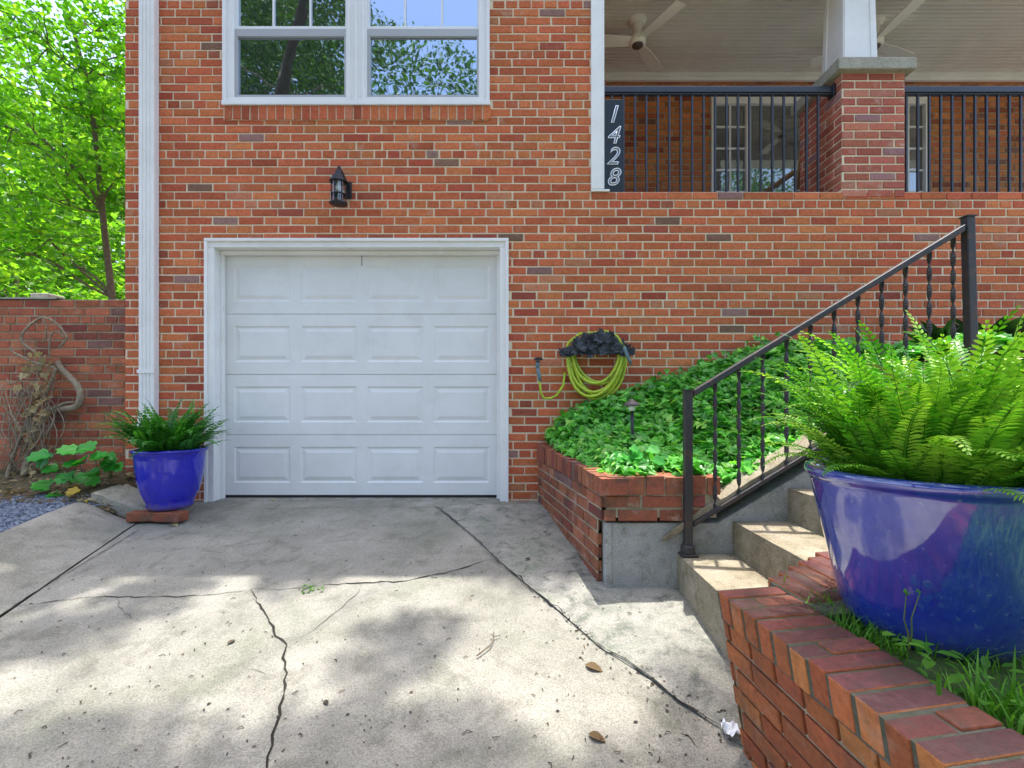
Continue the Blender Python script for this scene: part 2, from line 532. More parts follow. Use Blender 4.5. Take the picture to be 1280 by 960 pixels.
gx = axis([(-220, -30, 8), (-30, -6, 12), (-6, 4, 51), (4, 30, 14), (30, 220, 8)])
gy = axis([(-220, -20, 8), (-20, -4, 14), (-4, 5, 46), (5, 30, 14), (30, 220, 8)])
mb = MB(); mb.grid(gx, gy, lambda x, y: (x, y, ground_z(x, y)))
g0 = obj('ground', mb, M['earth'], smooth=True); tag(g0, 'bare brown earth and grass around the brick house', 'ground', kind='structure')


def drive_left(y):
    return max(-2.80, min(-2.05, -2.72 + (3.47 - y) * .26))


def dz(x, y):
    return .006 * noise.noise((x * 1.3, y * 1.3, 3.1)) + .003 * noise.noise((x * 5, y * 5, 1.1))


mb = MB()
ys = axis([(-9, 0, 14), (0, 4.0, 61)])
ts = lin(0, 1, 61)
mb.grid(ts, ys, lambda t_, y: ((lambda x: (x, y, gz(y) + dz(x, y)))(drive_left(y) + (1.7 - drive_left(y)) * t_)))
drv = obj('driveway', mb, M['concrete'], smooth=True)
tag(drv, 'cracked grey concrete driveway running up to the white garage door', 'driveway', kind='structure')

# rougher side slab between the diagonal joint and the planter
JP = [(548, 634), (563, 648), (588, 668), (612, 690), (640, 716), (700, 766), (752, 812), (812, 850), (850, 880), (905, 915), (990, 985), (1120, 1100)]
JP3 = [ground_at(a, b) for a, b in JP]
mb = MB()
strip = []
for k, p in enumerate(JP3):
    q = Vector((1.65, p.y, p.z))
    row = []
    for s in lin(0, 1, 18):
        r_ = p.lerp(q, s)
        row.append(mb.vert((r_.x, r_.y, gz(r_.y) + dz(r_.x, r_.y) + .006 + .016 * sstep(0, .12, s) + .008 * noise.noise((r_.x * 6, r_.y * 6, 9)))))
    strip.append(row)
for a, b in zip(strip, strip[1:]):
    for i in range(len(a) - 1):
        mb.fidx((a[i], b[i], b[i + 1], a[i + 1]))
slab = obj('side_slab', mb, M['concrete_patch'], smooth=True)
tag(slab, 'rough stained concrete slab beside the planter and the steps', 'pavement', kind='structure')

# sloping apron on the far side of the drive
def apron_pt(s, y):
    a = drive_left(y) - .006; b = -3.16 + .04 * math.sin(y * 3)
    x = a + (b - a) * s
    return (x, y, gz(y) + .004 + .135 * sstep(0, 1, s) + .006 * noise.noise((x * 3, y * 3, 5)))


mb = MB(); mb.grid(lin(0, 1, 14), lin(-1.0, 3.52, 40), apron_pt)
top = [apron_pt(s, 3.52) for s in lin(0, 1, 14)]
for a, b in zip(top, top[1:]):
    mb.face([a, b, (b[0], b[1], b[2] - .14), (a[0], a[1], a[2] - .14)])
ap = obj('concrete_apron', mb, M['concrete'], smooth=True)
tag(ap, 'sloping concrete apron rising from the driveway edge to the gravel', 'pavement', kind='structure')
# tilted end piece of kerb
mb = MB()
k0 = [ground_at(176, 655), ground_at(160, 660), P(118, 622, 3.55), P(150, 607, 3.75)]
tp = [Vector((-2.66, 3.60, -.035)), Vector((-2.60, 3.78, -.02)), Vector((-3.12, 3.86, .165)), Vector((-3.14, 3.58, .135))]
n_ = 7
mb.grid(lin(0, 1, n_), lin(0, 1, n_), lambda u, v: tuple(tp[0].lerp(tp[3], u).lerp(tp[1].lerp(tp[2], u), v) + Vector((0, 0, .012 * noise.noise((u * 4, v * 4, 2))))))
for a, b in ((0, 3), (3, 2), (2, 1), (1, 0)):
    mb.face([tp[a], tp[b], tp[b] - Vector((0, 0, .16)), tp[a] - Vector((0, 0, .16))])
kb = obj('kerb', mb, M['capstone'], smooth=False)
tag(kb, 'broken tilted end of concrete kerb beside the blue pot', 'kerb', kind='structure')


def crack(pts, w, mat, jag=.012, seed=0, lift=.003, n=10):
    g = random.Random(seed); mb = MB()
    P3 = [ground_at(a, b) for a, b in pts]
    path = []
    for a, b in zip(P3, P3[1:]):
        m = max(2, int((b - a).length / .035))
        for i in range(m):
            p = a.lerp(b, i / m)
            path.append(p + Vector((g.uniform(-jag, jag), g.uniform(-jag, jag), 0)))
    path.append(P3[-1])
    L, Rr = [], []
    for i, p in enumerate(path):
        d = (path[min(i + 1, len(path) - 1)] - path[max(i - 1, 0)]); d.z = 0
        nrm = Vector((-d.y, d.x, 0)).normalized()
        ww = w * .55 * g.uniform(.3, 1.3) * min(1, (i + .4) / 3, (len(path) - i - .6) / 3)
        zz = gz(p.y) + dz(p.x, p.y) + lift
        L.append(mb.vert((p.x + nrm.x * ww, p.y + nrm.y * ww, zz))); Rr.append(mb.vert((p.x - nrm.x * ww, p.y - nrm.y * ww, zz)))
    for i in range(len(path) - 1):
        mb.fidx((L[i], Rr[i], Rr[i + 1], L[i + 1]))
    o = obj('crack', mb, mat, drv)
    return o


crack([(314, 737), (324, 756), (338, 778), (346, 795), (360, 806), (355, 822), (357, 850), (350, 885), (343, 918), (332, 962), (325, 1010)], .008, M['crack'], .006, 1)
crack([(360, 806), (392, 788), (420, 765), (448, 742), (452, 730)], .0035, M['crackfine'], .008, 2)
crack([(404, 732), (450, 729), (500, 727), (548, 718), (585, 708), (612, 699)], .009, M['crack'], .008, 3)
crack([(314, 737), (280, 742), (230, 746), (150, 747), (100, 748), (30, 756), (-40, 765)], .006, M['crack'], .008, 4)
crack([(145, 748), (150, 762), (175, 778)], .004, M['crackfine'], .006, 5)
crack([(300, 745), (318, 736), (350, 738), (404, 732)], .004, M['crackfine'], .006, 6)
crack([(302, 832), (345, 846)], .003, M['crackfine'], .005, 7)
crack([(478, 676), (500, 664), (503, 655)], .003, M['crackfine'], .005, 8)
crack([(176, 661), (130, 690), (90, 714), (20, 757), (-60, 812)], .006, M['crack'], .004, 9, lift=.007)
crack([(618, 700), (610, 690), (590, 671), (560, 645), (540, 632)], .007, M['crack'], .006, 10, lift=.014)
crack([(612, 697), (640, 716), (700, 766), (725, 790)], .007, M['crack'], .012, 11, lift=.012)
crack([(740, 803), (780, 828), (815, 851), (850, 880), (905, 914)], .009, M['crack'], .007, 12, lift=.012)
crack([(262, 641), (300, 637), (420, 635), (540, 634), (632, 634)], .005, M['crack'], .002, 13, lift=.004)

def surf_z(x, y):
    z = gz(y) + dz(x, y)
    for a, b in zip(JP3, JP3[1:]):
        if b.y <= y <= a.y:
            xj = a.x + (b.x - a.x) * (a.y - y) / (a.y - b.y + 1e-9)
            if x > xj:
                s_ = (x - xj) / (1.65 - xj)
                z += .006 + .016 * sstep(0, .12, s_) + .008 * noise.noise((x * 6, y * 6, 9))
    return z


# gravel and leaf litter against the garden wall
def litter_z(x, y):
    return ground_z(x, y) + .012 + .018 * noise.noise((x * 4, y * 4, 8)) + .05 * sstep(3.65, 4.0, y)


mb = MB(); mb.grid(lin(-6, -3.13, 40), lin(1.4, 3.62, 30), lambda x, y: (x, y, litter_z(x, y) + .02))
gr = MB(); g = random.Random(5)
for i in range(3800):
    x = g.uniform(-4.7, -3.06); y = g.uniform(2.6, 3.64)
    z = litter_z(x, y) + .024; s = g.uniform(.006, .014)
    gr.rnd(g)
    rot = Matrix.Rotation(g.uniform(0, 6.28), 3, 'Z')
    pts = [rot @ Vector((sx * s * g.uniform(.7, 1.2), sy * s * g.uniform(.6, 1.1), 0)) for sx, sy in ((-1, -1), (1, -1), (1, 1), (-1, 1))]
    b = [gr.vert((x + p.x * 1.2, y + p.y * 1.2, z - .004)) for p in pts]
    tt = [gr.vert((x + p.x * .7, y + p.y * .7, z + s * g.uniform(.6, 1.1))) for p in pts]
    gr.fidx(tt)
    for k in range(4):
        gr.fidx((b[k], b[(k + 1) % 4], tt[(k + 1) % 4], tt[k]))
for v_, f_, c_ in ((gr.v, gr.f, gr.c),):
    o0 = len(mb.v); mb.v += v_; mb.c += c_; mb.f += [[i + o0 for i in q] for q in f_]; mb.m += [0] * len(f_)
gv = obj('gravel', mb, M['gravel']); tag(gv, 'blue grey gravel beside the concrete apron', 'gravel', kind='stuff')
mb = MB(); mb.grid(lin(-6, -2.95, 60), lin(3.5, 4.1, 16), lambda x, y: (x, y, litter_z(x, y) + .03 + .02 * noise.noise((x * 14, y * 14, 3))))
ob = obj('soil_bed', mb, M['earth'], smooth=True); tag(ob, 'strip of brown soil under the garden wall', 'soil', kind='structure')

mb = MB(); mb.grid(lin(-200, 200, 60), lin(-12.5, -6.0, 5), lambda x, y: (x, y, ground_z(max(-3.4, min(x, .9)), y) + .05 - .3 * sstep(14, 40, math.hypot(x, y))))  # unseen pale street, added to bounce sunlight up into the porch
o = obj('street', mb, mat_concrete('bounce_asphalt', (.20, .20, .195), (.27, .268, .26), (.16, .16, .155)), smooth=True); tag(o, 'unseen pale asphalt street at the end of the driveway, added to bounce sunlight', 'street', kind='structure')
mb = MB(); mb.box(2.75, 7.6, .7, 2.49, .60, .885); mb.box(4.21, 7.6, 2.491, 3.9, .60, .880)  # hidden landing slab, added to bounce sunlight onto the porch ceiling
o = obj('bounce_walkway', mb, M['concrete'], bevel=.01); tag(o, 'unseen concrete landing and path at the top of the steps, added to bounce sunlight', 'path', kind='structure')

# ------------------------------------------------------------------ leaf shapes
IVY = [(0, 0), (.28, -.10), (.52, .08), (.40, .30), (.46, .52), (.22, .55), (0, 1.0), (-.22, .55), (-.46, .52), (-.40, .30), (-.52, .08), (-.28, -.10)]
OVAL = [(0, 0), (.22, .25), (.26, .5), (.16, .8), (0, 1), (-.16, .8), (-.26, .5), (-.22, .25)]
POPLAR = [(0, 0), (.30, -.06), (.58, .12), (.42, .32), (.52, .62), (.30, .70), (.22, .95), (0, .84), (-.22, .95), (-.30, .70), (-.52, .62), (-.42, .32), (-.58, .12), (-.30, -.06)]


def leaf(mb, p, d, up, size, shape=IVY, fold=.25, droop=.15, mat=0):
    """a leaf of two folded halves from base p pointing along d"""
    d = d.normalized(); s = d.cross(up)
    if s.length < 1e-5: s = d.cross(Vector((1, .2, .1)))
    s.normalize(); n = s.cross(d)
    half = len(shape) // 2
    def pt(q):
        return p + d * (q[1] * size) + s * (q[0] * size) + n * (abs(q[0]) * fold * size - droop * size * q[1] * q[1])
    ids = [mb.vert(pt(q)) for q in shape]
    mb.fidx(ids[:half + 1], mat); mb.fidx([ids[0]] + ids[half:], mat)


def rdir(g):
    while True:
        v = Vector((g.uniform(-1, 1), g.uniform(-1, 1), g.uniform(-1, 1)))
        if .05 < v.length < 1: return v.normalized()


def quad_leaf(mb, p, g, s, flat=.5):
    d = rdir(g); d.z *= flat; d.normalize()
    w = d.cross(rdir(g))
    if w.length < .05: w = d.cross(Vector((0, 0, 1)))
    w.normalize(); n = d.cross(w)
    mb.rnd(g)
    b = mb.vert(p); a = mb.vert(p + d * s * .5 + w * s * .32 + n * s * .08)
    c = mb.vert(p + d * s); e = mb.vert(p + d * s * .5 - w * s * .32 + n * s * .08)
    mb.fidx((b, a, c, e))


def limb(mb, a, b, r0, r1, g, n=6, bend=.08, sides=6):
    L = (b - a).length
    pts = []
    o1 = rdir(g) * L * bend; o2 = rdir(g) * L * bend * .6
    for i in range(n):
        t_ = i / (n - 1)
        pts.append(a.lerp(b, t_) + o1 * math.sin(PI * t_) + o2 * math.sin(2 * PI * t_))
    mb.tube(pts, [r0 + (r1 - r0) * i / (n - 1) for i in range(n)], sides, cap=False)
    return pts


def tree(name, path, r0, clumps, leaves, lsize, leafmat, label, seed, group=None, bark='bark', twigs=3, cat='tree', flat=.5, limb_r=.3, lim=999):
    """path: trunk points; clumps: (centre, radius); limbs run from the trunk to each clump"""
    g = random.Random(seed)
    path = [Vector(p) for p in path]
    t_ = empty(name, path[0], label, cat, group)
    w = MB(); cr = MB()
    n = len(path)
    rad = [r0 * (1.25 if i == 0 else 1) * (1 - .85 * i / (n - 1)) for i in range(n)]
    w.tube(path, rad, 9, cap=False)
    for c, r, *more in clumps:
        c = Vector(c); nleaf = more[0] if more else leaves
        best = min(range(n), key=lambda i: (path[i] - c).length + (1.5 if path[i].z > c.z - .15 * (c - path[i]).length else 0))
        a = path[best]
        if g.random() > lim: pl = [a, a, a, c, c, c, c]
        else: pl = limb(w, a, c, max(.010, rad[best] * limb_r), .007, g, 7)
        for q in range(twigs):
            e = c + rdir(g) * r * g.uniform(.5, .95)
            limb(w, pl[g.choice((3, 4, 5, 6))], e, .010, .003, g, 4, .1, 4)
        for k in range(nleaf):
            v = rdir(g) * r * (g.random() ** .45)
            v.z *= .75
            quad_leaf(cr, c + v, g, lsize * g.uniform(.6, 1.25), flat)
    obj('trunk', w, M[bark], t_, smooth=True)
    obj('crown', cr, M[leafmat], t_)
    return t_


# ------------------------------------------------------------------ the house
house = empty('brick_house', (0, 4.0, 0), 'red brick house with white garage door and raised porch', 'house')
X0, XT, XR = -3.22, 0.66, 7.2
ZL = 2.563            # porch ledge
garage = (-2.543, -.034, -.2, 2.165)
win = (-2.393, -.193, 3.155, 4.72)
mb = MB()
brick_wall(mb, (0, 4, 0), (1, 0, 0), (0, -1, 0), X0, XR, -.14, 6.0, [garage, win, (XT, XR + .1, ZL - .062, 6.2)], 11, 5)
g = random.Random(4)
# soldier sill under the big window
x = win[0] + .004
while x < win[1] - .04:
    one_brick(mb, Vector((0, 4, 0)), Vector((1, 0, 0)), Vector((0, -1, 0)), x + .005, x + .0665, 3.157, 3.268, g, proud=.024)
    x += .0715
mb.r = (.5, .5, .5)
mb.box(win[0], win[1], 3.984, 4.05, 3.156, 3.266, 1)
# rowlock ledge along the porch floor edge
x = XT - .002
while x < XR:
    one_brick(mb, Vector((0, 4, 0)), Vector((1, 0, 0)), Vector((0, -1, 0)), x + .005, x + .206, ZL - .062, ZL - .006, g, proud=.009)
    x += .211
mb.r = (.5, .5, .5)
mb.box(XT, XR, 4.002, 4.30, ZL - .062, ZL, 1)
obj('wall', mb, [M['brick'], M['mortar']], house)
mb = MB()
brick_wall(mb, (X0, 4, 0), (0, 1, 0), (-1, 0, 0), 0, 7, -.1, 6.0, [], 13, 5)
obj('wall', mb, [M['brick'], M['mortar']], house)
mb = MB()     # wall beside the porch, behind the corner board
brick_wall(mb, (XT + .09, 4, 0), (0, 1, 0), (1, 0, 0), .03, 1.8, 2.40, 4.8, [], 14, 5)
obj('wall', mb, [M['brick'], M['mortar']], house)
# porch
YB = 5.8; ZC = 4.77; ZF = 2.44
pw = (2.40, 5.03, ZF, 4.535)
mb = MB()
brick_wall(mb, (0, YB, 0), (1, 0, 0), (0, -1, 0), XT + .09, XR, ZF, ZC, [pw], 15, None)
obj('wall', mb, [M['brick_dark'], M['mortar_old']], house)
mb = MB(); mb.box(XT + .1, XR, 4.301, YB - .01, ZF - .2, ZF); obj('porch_floor', mb, M['porch_floor'], house)
mb = MB(); y = 4.3; k = 0
while y < YB - .03:
    w = .052
    a = [(y, ZC), (y + .0005, ZC - .0235), (y + .002, ZC - .025), (y + w - .012, ZC - .025), (y + w - .0095, ZC - .023), (y + w - .009, ZC)]
    for p, q in zip(a, a[1:]):
        mb.face([(XT + .1, p[0], p[1]), (XR, p[0], p[1]), (XR, q[0], q[1]), (XT + .1, q[0], q[1])])
    y += w
mb.r=(.5,.5,.5); mb.face([(XT + .1, 4.3, ZC + .004), (XR, 4.3, ZC + .004), (XR, YB, ZC + .004), (XT + .1, YB, ZC + .004)])
obj('porch_ceiling', mb, M['beadboard'], house)
mb = MB(); mb.box(XT + .11, XR, YB - .05, YB - .008, ZC - .105, ZC - .027); mb.box(XT + .11, XR, YB - .075, YB - .051, ZC - .07, ZC - .027)
obj('cornice', mb, M['trim'], house, bevel=.004)
mb = MB(); mb.box(XT + .1, XR, 4.02, 4.295, 4.50, 5.1)
obj('beam', mb, M['trim'], house, bevel=.005)
mb = MB(); mb.box(XT - .005, XT + .086, 3.972, 4.04, ZL + .015, 5.6); mb.box(XT + .0865, XT + .105, 3.976, 4.12, ZL + .02, 5.6)
mb.box(XT - .005, XT + .15, 3.974, 4.05, ZL - .004, ZL + .014)
obj('corner_trim', mb, M['trim'], house, bevel=.003)
# pier, capstone and tapered column
px0, px1, py0, py1 = 2.745, 3.262, 3.992, 4.57
mb = MB(); g = random.Random(3)
zt = 3.55
brick_wall(mb, (0, py0, 0), (1, 0, 0), (0, -1, 0), px0, px1, ZL - .05, zt, [], 21, None, zbase=ZL - .05, phase=px0 % BL)
brick_wall(mb, (px0, 0, 0), (0, 1, 0), (-1, 0, 0), py0, py1, ZL, zt, [], 22, None, zbase=ZL - .05, phase=.08)
brick_wall(mb, (px1, 0, 0), (0, 1, 0), (1, 0, 0), py0, py1, ZL, zt, [], 23, None, zbase=ZL - .05, phase=.08)
brick_wall(mb, (0, py1, 0), (1, 0, 0), (0, 1, 0), px0, px1, ZL - .1, zt, [], 24, None, zbase=ZL - .05)
pier = obj('pier', mb, [M['brick_pier'], M['mortar']], house)
mb = MB(); mb.box(px0 - .062, px1 + .062, py0 - .055, py1 + .06, zt, zt + .098)
obj('capstone', mb, M['capstone'], pier, bevel=.008)
cx, cy = 3.003, 4.281
mb = MB()
def tap(z): return .143 - .020 * (z - 3.65)
rings = []
for z in (3.649, 5.0):
    w = tap(z); rings.append([mb.vert((cx + a * w, cy + b * w, z)) for a, b in ((-1, -1), (1, -1), (1, 1), (-1, 1))])
for k in range(4):
    mb.fidx((rings[0][k], rings[0][(k + 1) % 4], rings[1][(k + 1) % 4], rings[1][k]))
# corner boards and base of the column's panels
for z0, z1 in ((3.649, 5.0),):
    for (ax, ay, bx, by, nx_, ny_) in ((-1, -1, 1, -1, 0, -1), (-1, 1, -1, -1, -1, 0), (1, -1, 1, 1, 1, 0), (1, 1, -1, 1, 0, 1)):
        for s0, s1 in ((0, .17), (.83, 1)):
            q = []
            for z in (z0, z1):
                w = tap(z)
                A = Vector((cx + ax * w, cy + ay * w, z)); B = Vector((cx + bx * w, cy + by * w, z))
                q.append((A.lerp(B, s0), A.lerp(B, s1)))
            nn = Vector((nx_, ny_, 0)) * .009
            v = [q[0][0], q[0][1], q[1][1], q[1][0]]
            a_ = [mb.vert(p) for p in v]; b_ = [mb.vert(p + nn) for p in v]
            mb.fidx(b_)
            for k in range(4): mb.fidx((a_[k], a_[(k + 1) % 4], b_[(k + 1) % 4], b_[k]))
w = tap(3.65) + .008
obj('column', mb, M['white'], house)
# roof and eave, above the picture; they cast the shade on the wall
mb = MB()
ov = 4.075
zr = 6.0
mb.frame_box((X0 - .4, ov, zr), (XR - X0 + .8, 0, 0), (0, 4.5, 2.0), (0, 0, .12))
mb.frame_box((X0 - .4, 12.55, zr), (XR - X0 + .8, 0, 0), (0, -4.5, 2.0), (0, 0, .12))
roof = obj('roof', mb, M['roof'], house)
mb = MB(); mb.box(X0 - .4, XR + .4, ov - .13, ov - .012, zr - .02, zr + .12)
obj('gutter', mb, M['white'], roof, bevel=.01)
mb = MB(); mb.box(X0 - .38, XR + .38, ov - .10, ov + .02, zr - .06, zr - .021)
obj('soffit', mb, M['white'], roof)
mb = MB(); mb.box(XT + .0, XR, 4.02, 4.3, 5.101, 5.93)
obj('frieze', mb, M['trim'], house)

# garage door
mb = MB()
tw = .068; ty = 3.983
gx0, gx1, gz1 = garage[0], garage[1], garage[3]
# casing: two stepped boards
for (a, b, c, d) in ((gx0, gx0 + tw, -.02, gz1 - tw), (gx1 - tw, gx1, -.02, gz1 - tw), (gx0, gx1, gz1 - tw + .0005, gz1)):
    mb.box(a, b, ty, 4.03, c, d)
for (a, b, c, d) in ((gx0 - .006, gx0 + .020, -.02, gz1 - .022), (gx1 - .020, gx1 + .006, -.02, gz1 - .022), (gx0 - .006, gx1 + .006, gz1 - .0215, gz1 + .006)):
    mb.box(a, b, ty - .016, ty - .001, c, d)
# jambs and stop
mb.box(gx0 + tw - .02, gx0 + tw, 4.031, 4.135, -.02, gz1 - tw); mb.box(gx1 - tw, gx1 - tw + .02, 4.031, 4.135, -.02, gz1 - tw)
mb.box(gx0 + tw - .02, gx1 - tw + .02, 4.031, 4.135, gz1 - tw + .001, gz1 - tw + .02)
mb.box(gx0 + tw + .001, gx0 + tw + .028, 4.075, 4.105, -.01, gz1 - tw - .035); mb.box(gx1 - tw - .028, gx1 - tw - .001, 4.075, 4.105, -.01, gz1 - tw - .035)
mb.box(gx0 + tw + .001, gx1 - tw - .001, 4.07, 4.105, gz1 - tw - .034, gz1 - tw - .001)
gd = empty('garage_door', (0, 4, 0), None, None); gd.parent = house; gd.location = (0, 0, 0)
obj('door_frame', mb, M['trim'], gd, bevel=.004)
dx0, dx1, dY = gx0 + tw + .004, gx1 - tw - .004, 4.118
sh = .518
mb = MB()
def section(zb):
    mb = MB()
    zt_ = zb + sh - .005
    pan_w = .482; gap = (dx1 - dx0 - 4 * pan_w) / 5
    pz0, pz1 = zb + .105, zb + sh - .105
    xs = [dx0]
    for k in range(4):
        a = dx0 + gap + k * (pan_w + gap) + (.0 if True else 0)
        xs += [a, a + pan_w]
    xs.append(dx1)
    zs = [zb, pz0, pz1, zt_]
    for i in range(len(xs) - 1):
        for j in range(3):
            x0_, x1_, z0_, z1_ = xs[i], xs[i + 1], zs[j], zs[j + 1]
            if j == 1 and i % 2 == 1:
                rect = lambda ins, d: [(x0_ + ins, dY + d, z0_ + ins), (x1_ - ins, dY + d, z0_ + ins), (x1_ - ins, dY + d, z1_ - ins), (x0_ + ins, dY + d, z1_ - ins)]
                rs = [rect(0, 0), rect(.012, .007), rect(.024, .007), rect(.052, -.0005)]
                for A, B in zip(rs, rs[1:]):
                    for q in range(4):
                        mb.face([A[q], A[(q + 1) % 4], B[(q + 1) % 4], B[q]])
                mb.face(rs[-1])
            else:
                mb.face([(x0_, dY, z0_), (x1_, dY, z0_), (x1_, dY, z1_), (x0_, dY, z1_)])
    # meeting edge: rounded lip and shadow groove
    for (za, ya, zb2, yb) in ((zt_, dY, zt_ + .003, dY + .012), (zb, dY, zb - .002, dY + .02)):
        mb.face([(dx0, ya, za), (dx1, ya, za), (dx1, yb, zb2), (dx0, yb, zb2)])
    mb.face([(dx0, dY + .03, zb - .006), (dx1, dY + .03, zb - .006), (dx1, dY + .03, zt_ + .006), (dx0, dY + .03, zt_ + .006)])
    return mb
for k in range(4):
    obj('door_section', section(.016 + k * sh), M['door'], gd)
mb = MB(); mb.box(dx0, dx1, dY + .003, dY + .03, -.008, .0145)
obj('rubber_seal', mb, M['rubber'], gd)
mb = MB(); mb.box(-.005 + (dx0 + dx1) / 2, .005 + (dx0 + dx1) / 2, dY - .006, dY - .0005, 1.98, 2.07); obj('weather_strip', mb, M['screen_frame'], gd)
mb = MB(); mb.box(gx0 + tw + .001, gx1 - tw - .001, 3.985, 4.5, -.05, -.008)
obj('threshold', mb, M['concrete_patch'], gd, bevel=.004)
mb = MB(); mb.box(gx0 + .02, gx1 - .02, 4.3, 4.31, -.1, gz1); obj('backing', mb, M['black'], gd)

# big double window
wn = empty('window', (0, 4, 0), None, None); wn.parent = house; wn.location = (0, 0, 0)
fx0, fx1, fz0, fz1 = win[0] + .002, win[1] - .002, 3.272, 4.715
mb = MB(); yf = 3.985
mid = (-.193 - 2.393) / 2
cas = .082
for (a, b, c, d) in ((fx0, fx0 + cas, fz0 + .075, fz1), (fx1 - cas, fx1, fz0 + .075, fz1), (mid - .088, mid + .088, fz0 + .075, fz1), (fx0, fx1, fz0, fz0 + .0745)):
    mb.box(a, b, yf, 4.06, c, d)
for (a, b) in ((fx0 - .010, fx0 + .02), (fx1 - .02, fx1 + .010), (mid - .07, mid - .052), (mid + .052, mid + .07), (mid - .008, mid + .008)):
    mb.box(a, b, yf - .013, yf - .001, fz0 + .03, fz1)
mb.box(fx0 - .012, fx1 + .012, yf - .022, yf - .001, fz0 - .001, fz0 + .0295)
obj('frame', mb, M['vinyl'], wn, bevel=.003)
zmr = .83 + (500 - 33) / 150
for a, b in ((fx0 + cas, mid - .088), (mid + .088, fx1 - cas)):
    s = MB()
    s.box(a, b, 4.012, 4.04, zmr - .022, zmr + .012)                       # meeting rail of the upper sash
    s.box(a, a + .012, 4.012, 4.04, zmr + .0125, fz1); s.box(b - .012, b, 4.012, 4.04, zmr + .0125, fz1)
    sash = obj('sash', s, M['vinyl'], wn, bevel=.002)
    m_ = MB()
    for k in (1, 2):
        xx = a + (b - a) * k / 3
        m_.box(xx - .007, xx + .007, 4.020, 4.034, zmr + .0125, fz1 - .05)
    obj('muntin', m_, M['vinyl'], sash)
    s = MB()
    s.box(a, b, 3.996, 4.018, zmr - .084, zmr - .0225); s.box(a, a + .024, 3.996, 4.018, fz0 + .10, zmr - .085)
    s.box(b - .016, b, 3.996, 4.018, fz0 + .10, zmr - .085); s.box(a, b, 3.996, 4.018, fz0 + .076, fz0 + .0995)
    sc = obj('screen_frame', s, M['screen_frame'], wn, bevel=.002)
    p_ = MB(); p_.box(a + .01, b - .01, 4.036, 4.040, zmr, fz1); obj('pane', p_, M['glass'], sash)
    p_ = MB(); p_.box(a + .008, b - .008, 4.0185, 4.0225, fz0 + .08, zmr - .03); obj('pane', p_, M['glass'], sc)
# porch window: narrow sashes either side of a picture pane
wn2 = empty('window', (0, 4, 0), None, None); wn2.parent = house; wn2.location = (0, 0, 0)
mb = MB()
xa, xb = pw[0], pw[1]
m1, m2 = xa + .42, xb - .42
for a, b in ((xa, xa + .055), (m1, m1 + .055), (m2 - .055, m2), (xb - .055, xb)):
    mb.box(a, b, YB - .03, YB + .05, ZF, pw[3] - .14)
mb.box(xa, xb, YB - .03, YB + .05, pw[3] - .1395, pw[3] - .001)
mb.box(xa - .01, xb + .01, YB - .04, YB - .0305, pw[3] - .05, pw[3] + .01)
obj('frame', mb, M['trim'], wn2, bevel=.003)
for a, b in ((xa + .055, m1), (m2, xb - .055)):
    s = MB()
    for k in range(1, 8):
        zz = pw[3] - .14 - k * .262
        if zz > ZF: s.box(a, b, YB + .002, YB + .018, zz - .011, zz + .011)
    xm = (a + b) / 2
    s.box(xm - .010, xm + .010, YB + .0, YB + .0195, ZF, pw[3] - .14)
    o_ = obj('muntin', s, M['trim'], wn2)
for a, b in ((xa + .055, m1), (m1 + .055, m2 - .055), (m2, xb - .055)):
    p_ = MB(); p_.box(a, b, YB + .02, YB + .026, ZF, pw[3] - .14); obj('pane', p_, M['porch_glass'], wn2)

# downspout with fluted face
mb = MB()
dsx = -2.995; hw = .064; yb_, yf_ = 3.985, 3.925
prof = [(-hw, yb_), (-hw, yf_ + .008), (-hw + .008, yf_), (-hw + .026, yf_), (-hw + .034, yf_ + .010), (-hw + .044, yf_), (-.010, yf_), (-.003, yf_ + .010), (.003, yf_ + .010), (.010, yf_),
        (hw - .044, yf_), (hw - .034, yf_ + .010), (hw - .026, yf_), (hw - .008, yf_), (hw, yf_ + .008), (hw, yb_)]
secs = [(5.95, 0), (.78, 0), (.72, 0), (.64, .02), (.55, .07), (.50, .10)]
prev = None
for z, dy in secs:
    row = [mb.vert((dsx + a, b - dy * 1.0, z + (b - yf_) * (.5 if dy else 0))) for a, b in prof]
    if prev:
        for i in range(len(row) - 1):
            mb.fidx((prev[i], prev[i + 1], row[i + 1], row[i]))
        mb.fidx((prev[-1], prev[0], row[0], row[-1]))
    prev = row
ds = obj('downspout', mb, M['white'], house)
for z in (1.05, 4.4):
    mb = MB()
    mb.box(dsx - hw - .006, dsx + hw + .006, yf_ - .005, yf_ - .001, z, z + .03); mb.box(dsx - hw - .006, dsx - hw - .001, yf_ - .001, 3.986, z, z + .03)
    obj('strap', mb, M['white'], ds)

